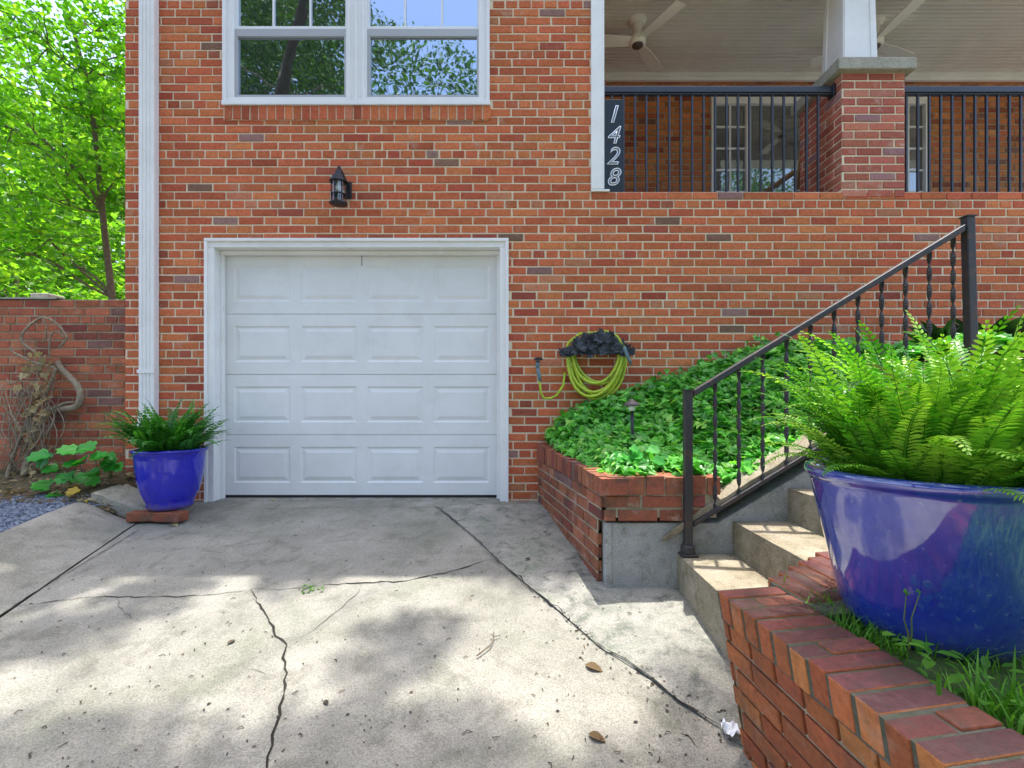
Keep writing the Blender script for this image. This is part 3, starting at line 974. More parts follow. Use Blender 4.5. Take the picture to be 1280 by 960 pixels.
# ------------------------------------------------------------------ porch furniture and fittings
def railing(name, xa, xb, label):
    Y = 4.09
    t_ = empty(name, ((xa + xb) / 2, Y, ZL), label, 'railing', 'black metal porch railings')
    mb = MB()
    mb.box(xa, xb, Y - .024, Y + .026, ZL + .875, ZL + .93)
    mb.box(xa, xb, Y - .017, Y + .019, ZL + .86, ZL + .8745)
    obj('top_rail', mb, M['railing'], t_, bevel=.006)
    mb = MB(); mb.box(xa, xb, Y - .016, Y + .016, ZL + .012, ZL + .034)
    obj('bottom_rail', mb, M['railing'], t_, bevel=.003)
    mb = MB(); mb.box(-.0085, .0085, -.0085, .0085, .0345, .8595)
    n = int((xb - xa - .1) / .0975)
    first = None
    for k in range(n):
        x = xa + .085 + k * .0975
        if first is None:
            first = obj('baluster', mb, M['railing'], t_, local=True, bevel=.002)
            b = first
        else:
            b = first.copy(); COL.objects.link(b); b.parent = t_
        b.location = (x - (xa + xb) / 2, 0, 0)
    for x in (xa, xb - .02):
        mb = MB()
        mb.box(x, x + .02, Y - .04, Y + .04, ZL + .845, ZL + .944)
        obj('bracket', mb, M['railing'], t_, bevel=.003)
    return t_


railing('porch_railing', XT + .107, px0 - .012, 'black metal railing between the white corner board and the brick pier')
railing('porch_railing', px1 + .012, XR - .1, 'black metal railing running on past the brick pier towards the porch end')


def fan(x, y, angs, label):
    t_ = empty('ceiling_fan', (x, y, ZC), label, 'ceiling fan', 'white ceiling fans on the porch')
    zh = CAMZ + 3.70
    mb = MB(); mb.lathe([(.001, -.001), (.095, -.001), (.092, -.03), (.062, -.055), (.045, -.06)], (x, y, ZC - .006), 24)
    obj('canopy', mb, M['fan'], t_, smooth=True)
    mb = MB(); mb.lathe([(.052, 0), (.050, -.04), (.040, -.08), (.048, -.12), (.078, -.155)], (x, y, ZC - .055), 20)
    obj('stem', mb, M['fan'], t_, smooth=True)
    mb = MB(); mb.lathe([(.05, .06), (.080, .035), (.084, -.03), (.062, -.048)], (x, y, zh + .005), 24)
    hub = obj('motor', mb, M['fan'], t_, smooth=True)
    mb = MB(); mb.lathe([(.001, -.046), (.058, -.046), (.055, -.054), (.001, -.060)], (x, y, zh + .003), 20)
    obj('cap', mb, M['bronze'], hub, smooth=True)
    for a in angs:
        mb = MB(); d = Vector((math.cos(R(a)), math.sin(R(a)), 0)); s = Vector((-d.y, d.x, 0))
        up = []; lo = []
        for q in lin(0, 1, 7):
            wd = .040 + .028 * math.sin(min(1, q * 1.3) * PI * .6); c = Vector((x, y, zh)) + d * (.055 + .50 * q)
            tl = .016 * (1 - q * .5)
            for sg in (-1, 1):
                p = c + s * wd * sg + Vector((0, 0, tl * sg))
                up.append(mb.vert(p + Vector((0, 0, .005)))); lo.append(mb.vert(p - Vector((0, 0, .005))))
        for i in range(6):
            a_, b_, c_, d_ = 2 * i, 2 * i + 1, 2 * i + 3, 2 * i + 2
            mb.fidx((up[a_], up[b_], up[c_], up[d_])); mb.fidx((lo[a_], lo[d_], lo[c_], lo[b_]))
            mb.fidx((up[a_], up[d_], lo[d_], lo[a_])); mb.fidx((up[b_], lo[b_], lo[c_], up[c_]))
        mb.fidx((up[12], up[13], lo[13], lo[12]))
        obj('blade', mb, M['fan'], t_)
    return t_


fan(1.295, 4.95, (-60, 52, 180), 'white three-blade ceiling fan in full view near the corner board')
fan(3.75, 4.97, (-88, 22, 146), 'white ceiling fan partly hidden behind the white tapered column')

# house number plaque
sg = empty('number_plaque', (.845, 4.055, ZL + .01), 'tall glossy black plaque with silver number 1428 at the porch railing', 'house number')
mb = MB(); mb.box(.758, .932, 4.043, 4.058, ZL + .018, ZL + .80)
obj('plate', mb, M['sign'], sg, bevel=.004)
for k, ch in enumerate('1428'):
    zc = ZL + .80 - .135 - k * .176
    for outline in (True, False):
        cu = bpy.data.curves.new('digit', 'FONT'); cu.body = ch; cu.size = .205; cu.shear = .28
        cu.align_x = 'CENTER'; cu.align_y = 'CENTER'
        if outline:
            cu.fill_mode = 'NONE'; cu.bevel_depth = .0042; cu.bevel_resolution = 1; cu.resolution_u = 4
        else:
            cu.extrude = .001
        tmp = bpy.data.objects.new('digit', cu); COL.objects.link(tmp)
        dg = bpy.context.evaluated_depsgraph_get()
        me = bpy.data.meshes.new_from_object(tmp.evaluated_get(dg))
        bpy.data.objects.remove(tmp)
        me.materials.clear(); me.materials.append(M['silver'] if outline else M['digit_fill'])
        o = bpy.data.objects.new('digit' if outline else 'digit_face', me); COL.objects.link(o)
        o.parent = sg if outline else last
        if outline:
            o.location = (.845 - .845, 4.0405 - 4.055, zc - ZL - .01); o.rotation_euler = (R(90), 0, 0); last = o
        else:
            o.location = (0, 0, -.0005)

# lantern
lx, lz = -1.40, 2.565
ln = empty('wall_lantern', (lx, 4.0, lz), 'black carriage lantern with clear glass on the brick above the garage', 'lantern')
ly = 3.865
mb = MB(); mb.box(lx + .028, lx + .078, 3.972, 3.998, lz - .075, lz + .085); obj('wall_plate', mb, M['black'], ln, bevel=.005)
mb = MB()
mb.tube([(lx + .05, 3.985, lz + .02), (lx + .05, 3.94, lz + .06), (lx + .03, 3.89, lz + .12), (lx + .012, 3.87, lz + .165), (lx, ly, lz + .178), (lx - .010, ly, lz + .160), (lx - .012, ly, lz + .13)], .007, 8)
obj('arm', mb, M['black'], ln, smooth=True)
mb = MB(); mb.lathe([(.001, .172), (.010, .160), (.012, .135), (.030, .128), (.036, .095), (.040, .085), (.058, .080), (.062, .060), (.078, .048), (.082, .030), (.066, .028)], (lx - .003, ly, lz), 20)
obj('lantern_roof', mb, M['black'], ln, smooth=False)
mb = MB(); mb.lathe([(.066, -.155), (.080, -.160), (.080, -.172), (.055, -.182), (.001, -.186)], (lx - .003, ly, lz), 20); obj('base', mb, M['black'], ln)
mb = MB()
for k in range(6):
    a = 2 * PI * k / 6 + .25
    mb.tube([(lx - .003 + .064 * math.cos(a), ly + .064 * math.sin(a), lz - .158), (lx - .003 + .064 * math.cos(a), ly + .064 * math.sin(a), lz + .032)], .0045, 6)
for zz in (-.085,):
    mb.lathe([(.066, -.004), (.068, 0), (.066, .004), (.062, .004), (.062, -.004)], (lx - .003, ly, lz + zz), 20)
obj('cage', mb, M['black'], ln)
mb = MB(); mb.lathe([(.058, -.154), (.058, .028)], (lx - .003, ly, lz), 20); mb.f = [q for q in mb.f if len(q) == 4]; mb.m = [0] * len(mb.f)
obj('glass', mb, M['lantern_glass'], ln, smooth=True)
mb = MB(); mb.lathe([(.001, -.055), (.018, -.050), (.028, -.030), (.026, -.010), (.016, .006), (.013, .03)], (lx - .003, ly, lz), 16)
obj('bulb', mb, M['bulb'], ln, smooth=True)

ln.scale = (.88, .88, .88)
# porch chairs behind the railing
def chair(x, y, rz, mat, label):
    t_ = empty('porch_chair', (x, y, ZF), label, 'chair'); t_.rotation_euler = (0, 0, rz)
    mb = MB(); mb.box(-.24, .24, -.24, .24, .40, .44); obj('seat', mb, mat, t_, local=True, bevel=.006)
    mb = MB()
    for k in range(5):
        xx = -.21 + k * .105
        mb.frame_box((xx - .04, .235, .445), (.08, 0, 0), (0, .02, 0), (0, .09, .40))
    mb.frame_box((-.25, .325, .846), (.5, 0, 0), (0, .025, 0), (0, .01, .06))
    obj('backrest', mb, mat, t_, local=True, bevel=.004)
    for sx in (-1, 1):
        for sy in (-1, 1):
            mb = MB(); mb.box(sx * .215 - .02, sx * .215 + .02, sy * .215 - .02, sy * .215 + .02, 0, .398); obj('leg', mb, mat, t_, local=True)
        mb = MB(); mb.box(sx * .26 - .03, sx * .26 + .03, -.24, .27, .60, .622); mb.box(sx * .26 - .02, sx * .26 + .02, -.22, -.18, .40, .5995); obj('armrest', mb, mat, t_, local=True)
    return t_


chair(2.99, 4.95, PI + .08, M['teak'], 'light wooden porch chair behind the railing beside the brick pier')

# ------------------------------------------------------------------ garden wall
gw = empty('garden_wall', (-5.0, 4.09, 0), 'weathered brick garden wall joining the left corner of the house', 'wall')
mb = MB()
brick_wall(mb, (0, 4.09, 0), (1, 0, 0), (0, -1, 0), -9, X0 - .016, .05, 1.685, [], 31, 3, zbase=1.685 - 24 * BH, phase=.06)
brick_wall(mb, (0, 4.31, 0), (1, 0, 0), (0, 1, 0), -9, X0 - .016, .05, 1.685, [], 32, 3, zbase=1.685 - 24 * BH)
mb.face([(-9, 4.09, 1.684), (X0 - .02, 4.09, 1.684), (X0 - .02, 4.31, 1.684), (-9, 4.31, 1.684)], 1)
obj('wall', mb, [M['brick_wall'], M['mortar_old']], gw)
mb = MB(); mb.grid(lin(-9, -3.86, 30), [4.07, 4.33], lambda x, y: (x, y, 1.700 + .008 * noise.noise((x * 3, y, 0))))
mb.grid(lin(-9, -3.86, 30), [0, 1], lambda x, v: (x, 4.07, 1.688 + v * (.012 + .008 * noise.noise((x * 3, 4.07, 0)))))
obj('coping', mb, M['capstone'], gw)
mb = MB(); mb.box(-4.14, -3.98, 4.12, 4.28, 1.702, 1.75)
sb = obj('loose_stone', mb, M['capstone'], loc=(-4.06, 4.2, 1.702), bevel=.01); tag(sb, 'pale loose stone lying on top of the garden wall', 'stone')

# ------------------------------------------------------------------ planter bed
pl = empty('brick_planter', (.8, 2.6, -.15), 'low brick planter full of ivy beside the garage', 'planter')
A = Vector((.235, 3.985, 0)); B = Vector((.485, 2.50, 0)); Cc = Vector((1.075, 2.50, 0))
mb = MB()
U = (B - A).normalized(); Lw = (B - A).length
N = Vector((U.y, -U.x, 0))
if N.x > 0: N = -N
sl = Vector((0, 0, 1)) + U * 0
# side wall, courses, top slopes a little towards the viewer
W = Vector((0, 0, 1))
brick_wall(mb, A + N * .012, U, N, 0, Lw - .07, -.25, .335, [], 41, None, zbase=.335 - 12 * BH * 1.03, h=BH * 1.03)
brick_wall(mb, A + N * .02, U, N, Lw - .22, Lw, .200, .335, [], 46, None, zbase=.335 - 12 * BH * 1.03, h=BH * 1.03, phase=Lw % BL)
g = random.Random(9)
# rowlock cap along the side
u = .01
capz = lambda uu: .475 - .045 * uu / Lw
while u < Lw + .0:
    mb.rnd(g)
    z = capz(u) + g.uniform(-.003, .003)
    o_ = A + U * (u + .004) + N * (.034 + g.uniform(-.003, .003)) + Vector((0, 0, .341))
    mb.frame_box(o_, U * .060, -N * .205, Vector((0, 0, z - .341)))
    u += .0705
mb.r = (.5, .5, .5)
mb.frame_box(A + N * .012 + Vector((0, 0, .325)), U * (Lw + .010), -N * .17, Vector((0, 0, .098)), 1)
# front: cap of bricks on edge and two courses
u = B.x + .006
wid = [.205, .10, .13, .085, .075]
for w_ in wid:
    mb.rnd(g)
    mb.frame_box((u, 2.478 + g.uniform(-.004, .004), .341), (w_ - .010, 0, 0), (0, .20, 0), (0, 0, .093 + g.uniform(-.004, .004)))
    u += w_
mb.r = (.5, .5, .5)
mb.box(B.x + .006, 1.06, 2.488, 2.70, .22, .425, 1)
brick_wall(mb, (0, 2.492, 0), (1, 0, 0), (0, -1, 0), B.x - .006, 1.00, .197, .339, [], 43, None, zbase=.339 - 2 * .071, h=.071, phase=.12, mort=False, proud=.012)
obj('wall', mb, [M['brick_old'], M['mortar_old']], pl, bevel=.003, seg=1)
mb = MB()
q = [(.512, -.30), (2.9, -.30), (2.9, .90), (2.20, .86), (1.075, .190), (.512, .190)]
fr = [mb.vert((x, 2.50, z)) for x, z in q]; bk = [mb.vert((x, 2.66, z)) for x, z in q]
mb.fidx(fr); mb.fidx(bk[::-1])
for k in range(len(q)): mb.fidx((fr[k], bk[k], bk[(k + 1) % len(q)], fr[(k + 1) % len(q)]))
mb.box(.486, .522, 2.494, 2.62, -.30, .192)
obj('footing', mb, M['concrete_cheek'], pl, bevel=.006)
# rough sloping coping with a broken lower end
mb = MB(); g = random.Random(12)
n = 22
rows = []
for i in range(n):
    t_ = i / (n - 1); x = .78 + t_ * 1.36
    z = .105 + t_ * 1.36 * .600
    jj = lambda s: g.uniform(-s, s)
    wob = .012 * noise.noise((x * 5, 1, 1))
    e = sstep(0, .10, t_)
    th = .014 + .026 * e
    rows.append([mb.vert((x + jj(.006), 2.475 + wob + jj(.004), z - .005)), mb.vert((x + jj(.006), 2.472 + wob + jj(.004), z + th + jj(.006))),
                 mb.vert((x + jj(.01), 2.57 + jj(.004), z + th + .006 * e + jj(.008))), mb.vert((x, 2.66 + jj(.01), z + th - .01 * e + jj(.012))), mb.vert((x, 2.70, z - .04))])
for a, b in zip(rows, rows[1:]):
    for k in range(4): mb.fidx((a[k], b[k], b[k + 1], a[k + 1]))
mb.fidx(rows[0][::-1])
obj('coping', mb, M['concrete_step'], pl)

def bed_z(x, y):
    zf = max(.38 * sstep(1.55, 1.0, x), .130 + .600 * (x - .95) + .02)
    zb = .50 + .38 * (x - .4)
    zb = min(zb, 1.12 + .02 * (x - 2))
    zf = min(zf, 1.10)
    t_ = sstep(2.6, 3.9, y)
    return zf + (max(zb, zf) - zf) * t_


mb = MB(); mb.grid(lin(.22, 6.5, 70), lin(2.62, 3.99, 22), lambda x, y: (max(x, .30 + (3.99 - y) * .165), y, bed_z(x, y) + .015 * noise.noise((x * 7, y * 7, 1))))
obj('soil', mb, M['earth'], pl, smooth=True)

iv = MB(); g = random.Random(77)
def ivy_h(x, y):
    return .04 + .09 * (0.5 + .5 * noise.noise((x * 2.2, y * 2.2, 4))) + .05 * noise.noise((x * 6, y * 6, 2))
cnt = 0
while cnt < 10500:
    x = g.uniform(.30, 2.75); y = g.uniform(2.52, 3.975)
    xl = .27 + (3.99 - y) * .165
    if x < xl: continue
    if y < 2.60 + .05 * noise.noise((x * 4, 1, 1)) and x > 1.02: continue
    # bare soil patches close to the coping and far out by the landing
    if noise.noise((x * 3.1, y * 3.1, 11)) > .42 and y < 3.0: continue
    edge = min(1, (x - xl) / .12)
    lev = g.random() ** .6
    wallb = .10 * sstep(3.4, 3.9, y)
    z = bed_z(x, y) + (ivy_h(x, y) + wallb) * lev * (.45 + .55 * edge) + .012
    size = g.uniform(.028, .080)
    d = Vector((g.uniform(-1, 1), g.uniform(-1.3, .5), g.uniform(-.75, .25)))
    up = Vector((g.uniform(-.5, .5), g.uniform(-.9, .2), 1))
    iv.rnd(g)
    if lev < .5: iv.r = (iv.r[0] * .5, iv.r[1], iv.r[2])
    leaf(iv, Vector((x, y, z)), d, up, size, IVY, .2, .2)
    cnt += 1
# a few runners over the edge and up the wall
for i in range(60):
    x = g.uniform(.35, 2.3); iv.rnd(g)
    y = g.uniform(3.93, 3.98)
    leaf(iv, Vector((x, y, bed_z(x, y) + .16 + g.random() * .08)), Vector((g.uniform(-1, 1), -.3, g.uniform(-.6, .6))), Vector((0, -1, .3)), g.uniform(.035, .055))
for i in range(90):
    s = g.random(); p = A.lerp(B, s) - N * .06; iv.rnd(g)
    leaf(iv, Vector((p.x + g.uniform(0, .08), p.y, .48 + g.uniform(-.01, .06))), Vector((-1, g.uniform(-1, .6), -.4)), Vector((0, 0, 1)), g.uniform(.03, .05))
dl = MB()
for i in range(150):
    x = g.uniform(.5, 2.4); y = g.uniform(2.56, 3.5); dl.rnd(g)
    leaf(dl, Vector((x, y, bed_z(x, y) + ivy_h(x, y) * .75 + .01)), Vector((g.uniform(-1, 1), g.uniform(-1, 1), -.2)), Vector((0, -.5, 1)), g.uniform(.02, .05), OVAL, .5, .3)
dlo = obj('dry_leaves', dl, M['dryleaf']); tag(dlo, 'scattered dry leaves caught in the ivy bed', 'leaves', kind='stuff')
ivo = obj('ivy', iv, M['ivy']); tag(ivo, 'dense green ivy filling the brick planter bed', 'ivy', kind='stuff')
# brighter young growth at the planter's front corner
yb2 = MB()
for i in range(22):
    a_ = g.uniform(0, 6.28); r_ = .12 * math.sqrt(g.random())
    x, y = .70 + r_ * math.cos(a_), 2.74 + r_ * .7 * math.sin(a_)
    yb2.rnd(g)
    leaf(yb2, Vector((x, y, .44 + .13 * g.random())), Vector((g.uniform(-1, 1), g.uniform(-1.2, .2), g.uniform(-.5, .2))), Vector((0, -.8, 1)), g.uniform(.05, .075), POPLAR)
yp = obj('weed_clump', yb2, M['poplar'], loc=(.70, 2.74, .42)); tag(yp, 'bright yellow green weed clump at the planter front corner', 'weed')

# path light standing in the ivy
pp = P(790, 505, 3.15)
pt_ = empty('path_light', (pp.x, pp.y, .42), 'small bronze mushroom path light standing in the ivy', 'path light')
mb = MB(); mb.tube([(pp.x, pp.y, .40), (pp.x + .002, pp.y, pp.z - .035)], .011, 10); obj('stake', mb, M['black'], pt_, smooth=True)
mb = MB(); mb.lathe([(.016, -.045), (.022, -.030), (.024, -.006)], (pp.x, pp.y, pp.z), 14); obj('lens', mb, M['bulb'], pt_, smooth=True)
mb = MB(); mb.lathe([(.024, -.008), (.056, -.012), (.058, -.006), (.040, .010), (.014, .026), (.006, .034), (.001, .036)], (pp.x, pp.y, pp.z), 20); obj('cap', mb, M['bronze'], pt_, smooth=True)

# dark plants on the upper level
def strap_plant(x, y, z, n, ln_, seed, label):
    g = random.Random(seed); mb = MB()
    for i in range(n):
        a = g.uniform(0, 6.28); el = g.uniform(.25, 1.3); L = ln_ * g.uniform(.6, 1.1)
        d = Vector((math.cos(a) * math.cos(el), math.sin(a) * math.cos(el), math.sin(el)))
        mb.rnd(g)
        st = Vector((x, y, z)) + d * L * .2
        leaf(mb, st, d, Vector((0, 0, 1)), L, [(0, 0), (.10, .3), (.13, .6), (.07, .85), (0, 1), (-.07, .85), (-.13, .6), (-.10, .3)], .5, .35)
    o = obj('shrub', mb, M['darkleaf'], loc=(x, y, z)); tag(o, label, 'shrub', 'dark shrubs by the upper landing')


strap_plant(2.74, 3.05, 1.10, 85, .23, 1, 'dark glossy shrub between the twisted balusters against the brick')
strap_plant(3.12, 3.15, 1.12, 85, .25, 2, 'dark glossy shrub right behind the upper handrail post')
strap_plant(3.55, 3.15, 1.14, 70, .22, 3, 'dark spiky shrub beyond the upper handrail post')

# ------------------------------------------------------------------ steps
st = empty('concrete_steps', (.86, 2.1, -.15), 'worn concrete steps climbing beside the planter', 'steps')
for k in range(6):
    x = .86 + .29 * k; z = .03 + .17 * k
    mb = MB(); x1_ = x + .2895 if k < 5 else 4.2
    mb.grid([x, x + .02, x + .15, x1_], lin(1.70, 2.498, 9), lambda a, b: (a + .004 * noise.noise((a * 9, b * 9, k)), b, z + .003 * noise.noise((a * 9, b * 9, k + 5))))
    ids = [[mb.vert((x + .004 * noise.noise((x * 9, b * 9, k)) + .003 * noise.noise((b * 7, zz * 20, 2)), b, zz)) for b in lin(1.70, 2.498, 9)] for zz in (z + .003 * 0, z - .06, z - .12, z - .30)]
    for a, b in zip(ids, ids[1:]):
        for i in range(8): mb.fidx((a[i], b[i], b[i + 1], a[i + 1]))
    mb.face([(x, 1.70, z), (x1_, 1.70, z), (x1_, 1.70, z - .5), (x, 1.70, z - .5)])
    obj('step', mb, M['concrete_step'], st)

# handrail
HY = 2.47
hr = empty('handrail', (.905, HY, .03), 'black wrought iron stair handrail with twisted balusters', 'handrail')
def post(x, z0, z1, lean=0, w=.024, flange=True, label=None):
    mb = MB()
    mb.frame_box((x - w + lean, HY - w, z0), (2 * w, 0, 0), (0, 2 * w, 0), (-lean, 0, z1 - z0))
    p = obj('post', mb, M['iron'], hr, bevel=.004)
    if flange:
        mb = MB(); mb.box(x - w - .022 + lean, x + w + .022 + lean, HY - w - .022, HY + w + .004, z0, z0 + .012)
        mb.lathe([(.034, .012), (.034, .05), (.030, .055)], (x + lean, HY, z0), 16)
        obj('foot', mb, M['iron'], p, bevel=.002)
    mb = MB(); mb.box(x - w - .004, x + w + .004, HY - w - .004, HY + w + .004, z1, z1 + .006); obj('cap', mb, M['iron'], p)
post(.905, .031, .878, w=.020)
post(2.345, .882, 1.77, lean=.022, w=.021)
slope = (1.725 - .862) / (2.33 - .92)
def railbar(name, z0, hh, ww, xa, xb):
    mb = MB()
    mb.frame_box((xa, HY - ww, z0 + slope * (xa - .92) - hh / 2), (xb - xa, 0, slope * (xb - xa)), (0, 2 * ww, 0), (0, 0, hh))
    return obj(name, mb, M['iron'], hr, bevel=.004)
railbar('top_rail', .857, .034, .020, .930, 2.317)
railbar('bottom_rail', .185, .026, .016, .930, 2.322)
mb = MB()
hgt = .857 - .185 - .03
n = 46
prev = None
for i in range(n):
    t_ = i / (n - 1); z = t_ * hgt
    tw_ = (t_ * hgt) / .092 * PI
    if t_ > .93 or t_ < .05: pass
    a = Vector((math.cos(tw_), math.sin(tw_), 0)); b = Vector((-a.y, a.x, 0))
    row = [mb.vert(a * sx * .0108 + b * sy * .0035 + Vector((0, 0, z))) for sx, sy in ((-1, -1), (1, -1), (1, 1), (-1, 1))]
    if prev:
        for k in range(4): mb.fidx((prev[k], prev[(k + 1) % 4], row[(k + 1) % 4], row[k]))
    prev = row
first = None
for k in range(11):
    x = 1.045 + k * .1225
    z = .185 + .013 + slope * (x - .92)
    if first is None:
        first = obj('baluster', mb, M['iron'], hr, local=True); b = first
    else:
        b = first.copy(); COL.objects.link(b); b.parent = hr
    b.location = (x - .905, 0, z - .03)

# ------------------------------------------------------------------ front retaining wall
fw = empty('retaining_wall', (.75, 1.2, -.25), 'low leaning brick retaining wall with a cap of bricks on edge', 'wall')
WA = Vector((.645, 1.495, .243)); WB = Vector((.775, .0, .243)); WU = (WB - WA).normalized()
WN = Vector((-WU.y, WU.x, 0))
if WN.x > 0: WN = -WN
WL = (WB - WA).length + 1.2
LEAN = Vector((-.16, 0, 1))       # bottom sits further in than the top
mb = MB()
body_top = .243 - .090
brick_wall(mb, Vector((WA.x, WA.y, 0)) + WN * -.006 + Vector((.16 * .243, 0, 0)), WU, WN, 0, WL, -.42, body_top, [], 51, 2, zbase=body_top - 9 * .0685, h=.0685, L=.2150, jt=.012, W=LEAN, proud=.010, phase=.02)
# far end face
E = Vector((.86, .50, 0)).normalized()
EN = Vector((-E.y, E.x, 0))
brick_wall(mb, Vector((WA.x, WA.y, 0)) + Vector((.16 * .243, 0, 0)), E, EN, 0, .62, -.42, body_top, [], 52, 2, zbase=body_top - 9 * .0685, h=.0685, W=LEAN, proud=.01)
bw = obj('wall', mb, [M['brick_front'], M['mortar_old']], fw)
# cap
cap_o = MB(); g = random.Random(31)
def edge_brick(mb, o, u, v, h):
    """brick lying on edge, slightly out of true, worn corners"""
    mb.rnd(g)
    o = Vector(o) + Vector((g.uniform(-.002, .002), g.uniform(-.002, .002), g.uniform(-.003, .003)))
    r = Matrix.Rotation(g.uniform(-.010, .010), 3, 'Z')
    mb.frame_box(o, r @ Vector(u), r @ Vector(v), h)
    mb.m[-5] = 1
s = .012; k = 0
CAPV = Matrix.Rotation(R(5), 3, 'Z') @ (-WN)
while s < WL - .1:
    w_ = .0650 + g.uniform(-.003, .003)
    ln_ = .205 + g.uniform(-.004, .006)
    o_ = WA + WU * (s + .006) + WN * .012 + Vector((.014, 0, -.088))
    hh = LEAN * .088
    if k % 4 == 1:
        q = ln_ * g.choice((.38, .55))
        edge_brick(cap_o, o_, WU * (w_ - .0105), CAPV * (q - .005), hh); edge_brick(cap_o, o_ + CAPV * q, WU * (w_ - .0105), CAPV * (ln_ - q), hh)
    else:
        edge_brick(cap_o, o_, WU * (w_ - .0105), CAPV * ln_, hh)
    s += w_ + .001; k += 1
# return: stretchers behind the first few
for j in range(6):
    o_ = WA + CAPV * (.214 + j * .0695) + WU * (.012 - .040 * (j + 2)) + Vector((0, 0, -.088))
    edge_brick(cap_o, o_, WU * (.200 + .04 * (j % 2)), CAPV * .062, Vector((0, 0, .088)))
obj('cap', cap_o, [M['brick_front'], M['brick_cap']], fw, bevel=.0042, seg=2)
mb = MB()
o_ = WA + WU * .004 + WN * .0085 + Vector((.014, 0, -.0925))
mb.frame_box(o_, WU * WL, CAPV * .20, LEAN * .088)
mb.frame_box(WA + CAPV * .201 + WU * -.03 + Vector((0, 0, -.0935)), WU * .24, CAPV * .20, Vector((0, 0, .088)))
obj('mortar_bed', mb, M['mortar_dark'], fw)

# raised ground behind it
def rb_z(x, y):
    return .205 + .02 * noise.noise((x * 3, y * 3, 2)) + .66 * sstep(2.0, 3.2, x)
mb = MB(); mb.grid(lin(.88, 9, 50), lin(-3, 1.66, 40), lambda x, y: (max(x, WA.x + .20 + (1.5 - y) * .083), y, rb_z(x, y)))
rb = obj('raised_bed', mb, M['lawn'], smooth=True); tag(rb, 'raised soil behind the front brick wall', 'soil', kind='structure')


def blade(mb, p, g, h, w, lean=None):
    a = g.uniform(0, 6.28); l_ = lean if lean is not None else g.uniform(.2, .9)
    d = Vector((math.cos(a), math.sin(a), 0)); s = Vector((-d.y, d.x, 0)) * w
    mb.rnd(g)
    pts = [p + Vector((0, 0, h * t_)) * (1 - .25 * l_ * t_) + d * h * l_ * t_ * t_ for t_ in (0, .4, .75, 1)]
    i = [mb.vert(pts[0] - s), mb.vert(pts[0] + s), mb.vert(pts[1] + s * .9), mb.vert(pts[1] - s * .9), mb.vert(pts[2] + s * .6), mb.vert(pts[2] - s * .6), mb.vert(pts[3])]
    mb.fidx((i[0], i[1], i[2], i[3])); mb.fidx((i[3], i[2], i[4], i[5])); mb.fidx((i[5], i[4], i[6]))


PXc, PYc = 1.135, 1.30
mb = MB(); g = random.Random(61)
n = 0
while n < 2600:
    x = g.uniform(.85, 1.7); y = g.uniform(.45, 1.6)
    xl = WA.x + .195 + (1.5 - y) * .083
    if x < xl: continue
    if math.hypot(x - PXc, y - PYc) < .165: continue
    dpot = math.hypot(x - PXc, y - PYc)
    if y > 1.02 and g.random() < .7: continue
    if y > 1.0 and x < PXc and dpot > .26 and g.random() < .75: continue
    blade(mb, Vector((x, y, rb_z(x, y) - .005)), g, g.uniform(.03, .095), g.uniform(.0015, .0036)); n += 1
for i in range(60):   # broad clover-like leaves
    y = g.uniform(.5, 1.12); x = WA.x + .21 + (1.5 - y) * .083 + g.random() ** 1.5 * .25
    mb.rnd(g)
    leaf(mb, Vector((x, y, rb_z(x, y) + g.uniform(.005, .04))), Vector((g.uniform(-1, 1), g.uniform(-1, .6), g.uniform(-.1, .4))), Vector((0, 0, 1)), g.uniform(.02, .045), OVAL)
for i in range(5200):
    x = .9 + 2.3 * g.random() ** 1.4; y = g.uniform(-1.2, 1.0)
    if x < WA.x + .21 + (1.5 - y) * .083: continue
    blade(mb, Vector((x, y, rb_z(x, y) - .005)), g, g.uniform(.05, .13), g.uniform(.002, .0045))
for i in range(420):
    a = g.uniform(0, 6.28); r_ = .085 * math.sqrt(g.random())
    blade(mb, Vector((.915 + r_ * math.cos(a), 1.30 + 1.9 * r_ * math.sin(a), .20 + .015 * g.random())), g, g.uniform(.025, .065), g.uniform(.0012, .0028))
gs = obj('grass', mb, M['grass']); tag(gs, 'grass and clover around the foot of the large pot', 'grass', kind='stuff')

# tall weed with two flowering stems
wp = P(1134, 806, 1.075)
wd = empty('weed', wp, 'thin weed with two flower stems in front of the large blue pot', 'weed')
mb = MB()
hd = MB()
for px_, py_ in ((1133, 742), (1150, 741)):
    tp_ = P(px_, py_, 1.065); b_ = wp + Vector((.004, 0, -.01))
    m_ = b_.lerp(tp_, .55) + Vector((-.008, 0, 0))
    mb.tube([b_, b_.lerp(m_, .5) + Vector((.004, 0, 0)), m_, tp_], [.0022, .0018, .0014, .001], 5)
    for i in range(9):
        hd.rnd(g); leaf(hd, tp_, Vector((g.uniform(-1, 1), g.uniform(-1, 1), g.uniform(0, .9))), Vector((0, 0, 1)), g.uniform(.007, .013), OVAL)
obj('stem', mb, M['stem'], wd); obj('flower_head', hd, M['grass'], wd)
mb = MB()
for i in range(12):
    mb.rnd(g); p = wp + Vector((g.uniform(-.05, .05), g.uniform(-.05, .03), g.uniform(-.01, .02)))
    leaf(mb, p, Vector((g.uniform(-1, 1), g.uniform(-1, .3), g.uniform(-.2, .3))), Vector((0, 0, 1)), g.uniform(.025, .05), OVAL)
lf = P(1172, 845, .96)
leaf(mb, lf, Vector((-.1, -.3, -1)), Vector((0, -1, .3)), .045, [(0, 0), (.12, .3), (.12, .7), (0, 1), (-.12, .7), (-.12, .3)])
leaf(mb, lf + Vector((0, 0, .01)), Vector((.1, 0, -1)), Vector((0, -1, .3)), .035, [(0, 0), (.12, .3), (.12, .7), (0, 1), (-.12, .7), (-.12, .3)])
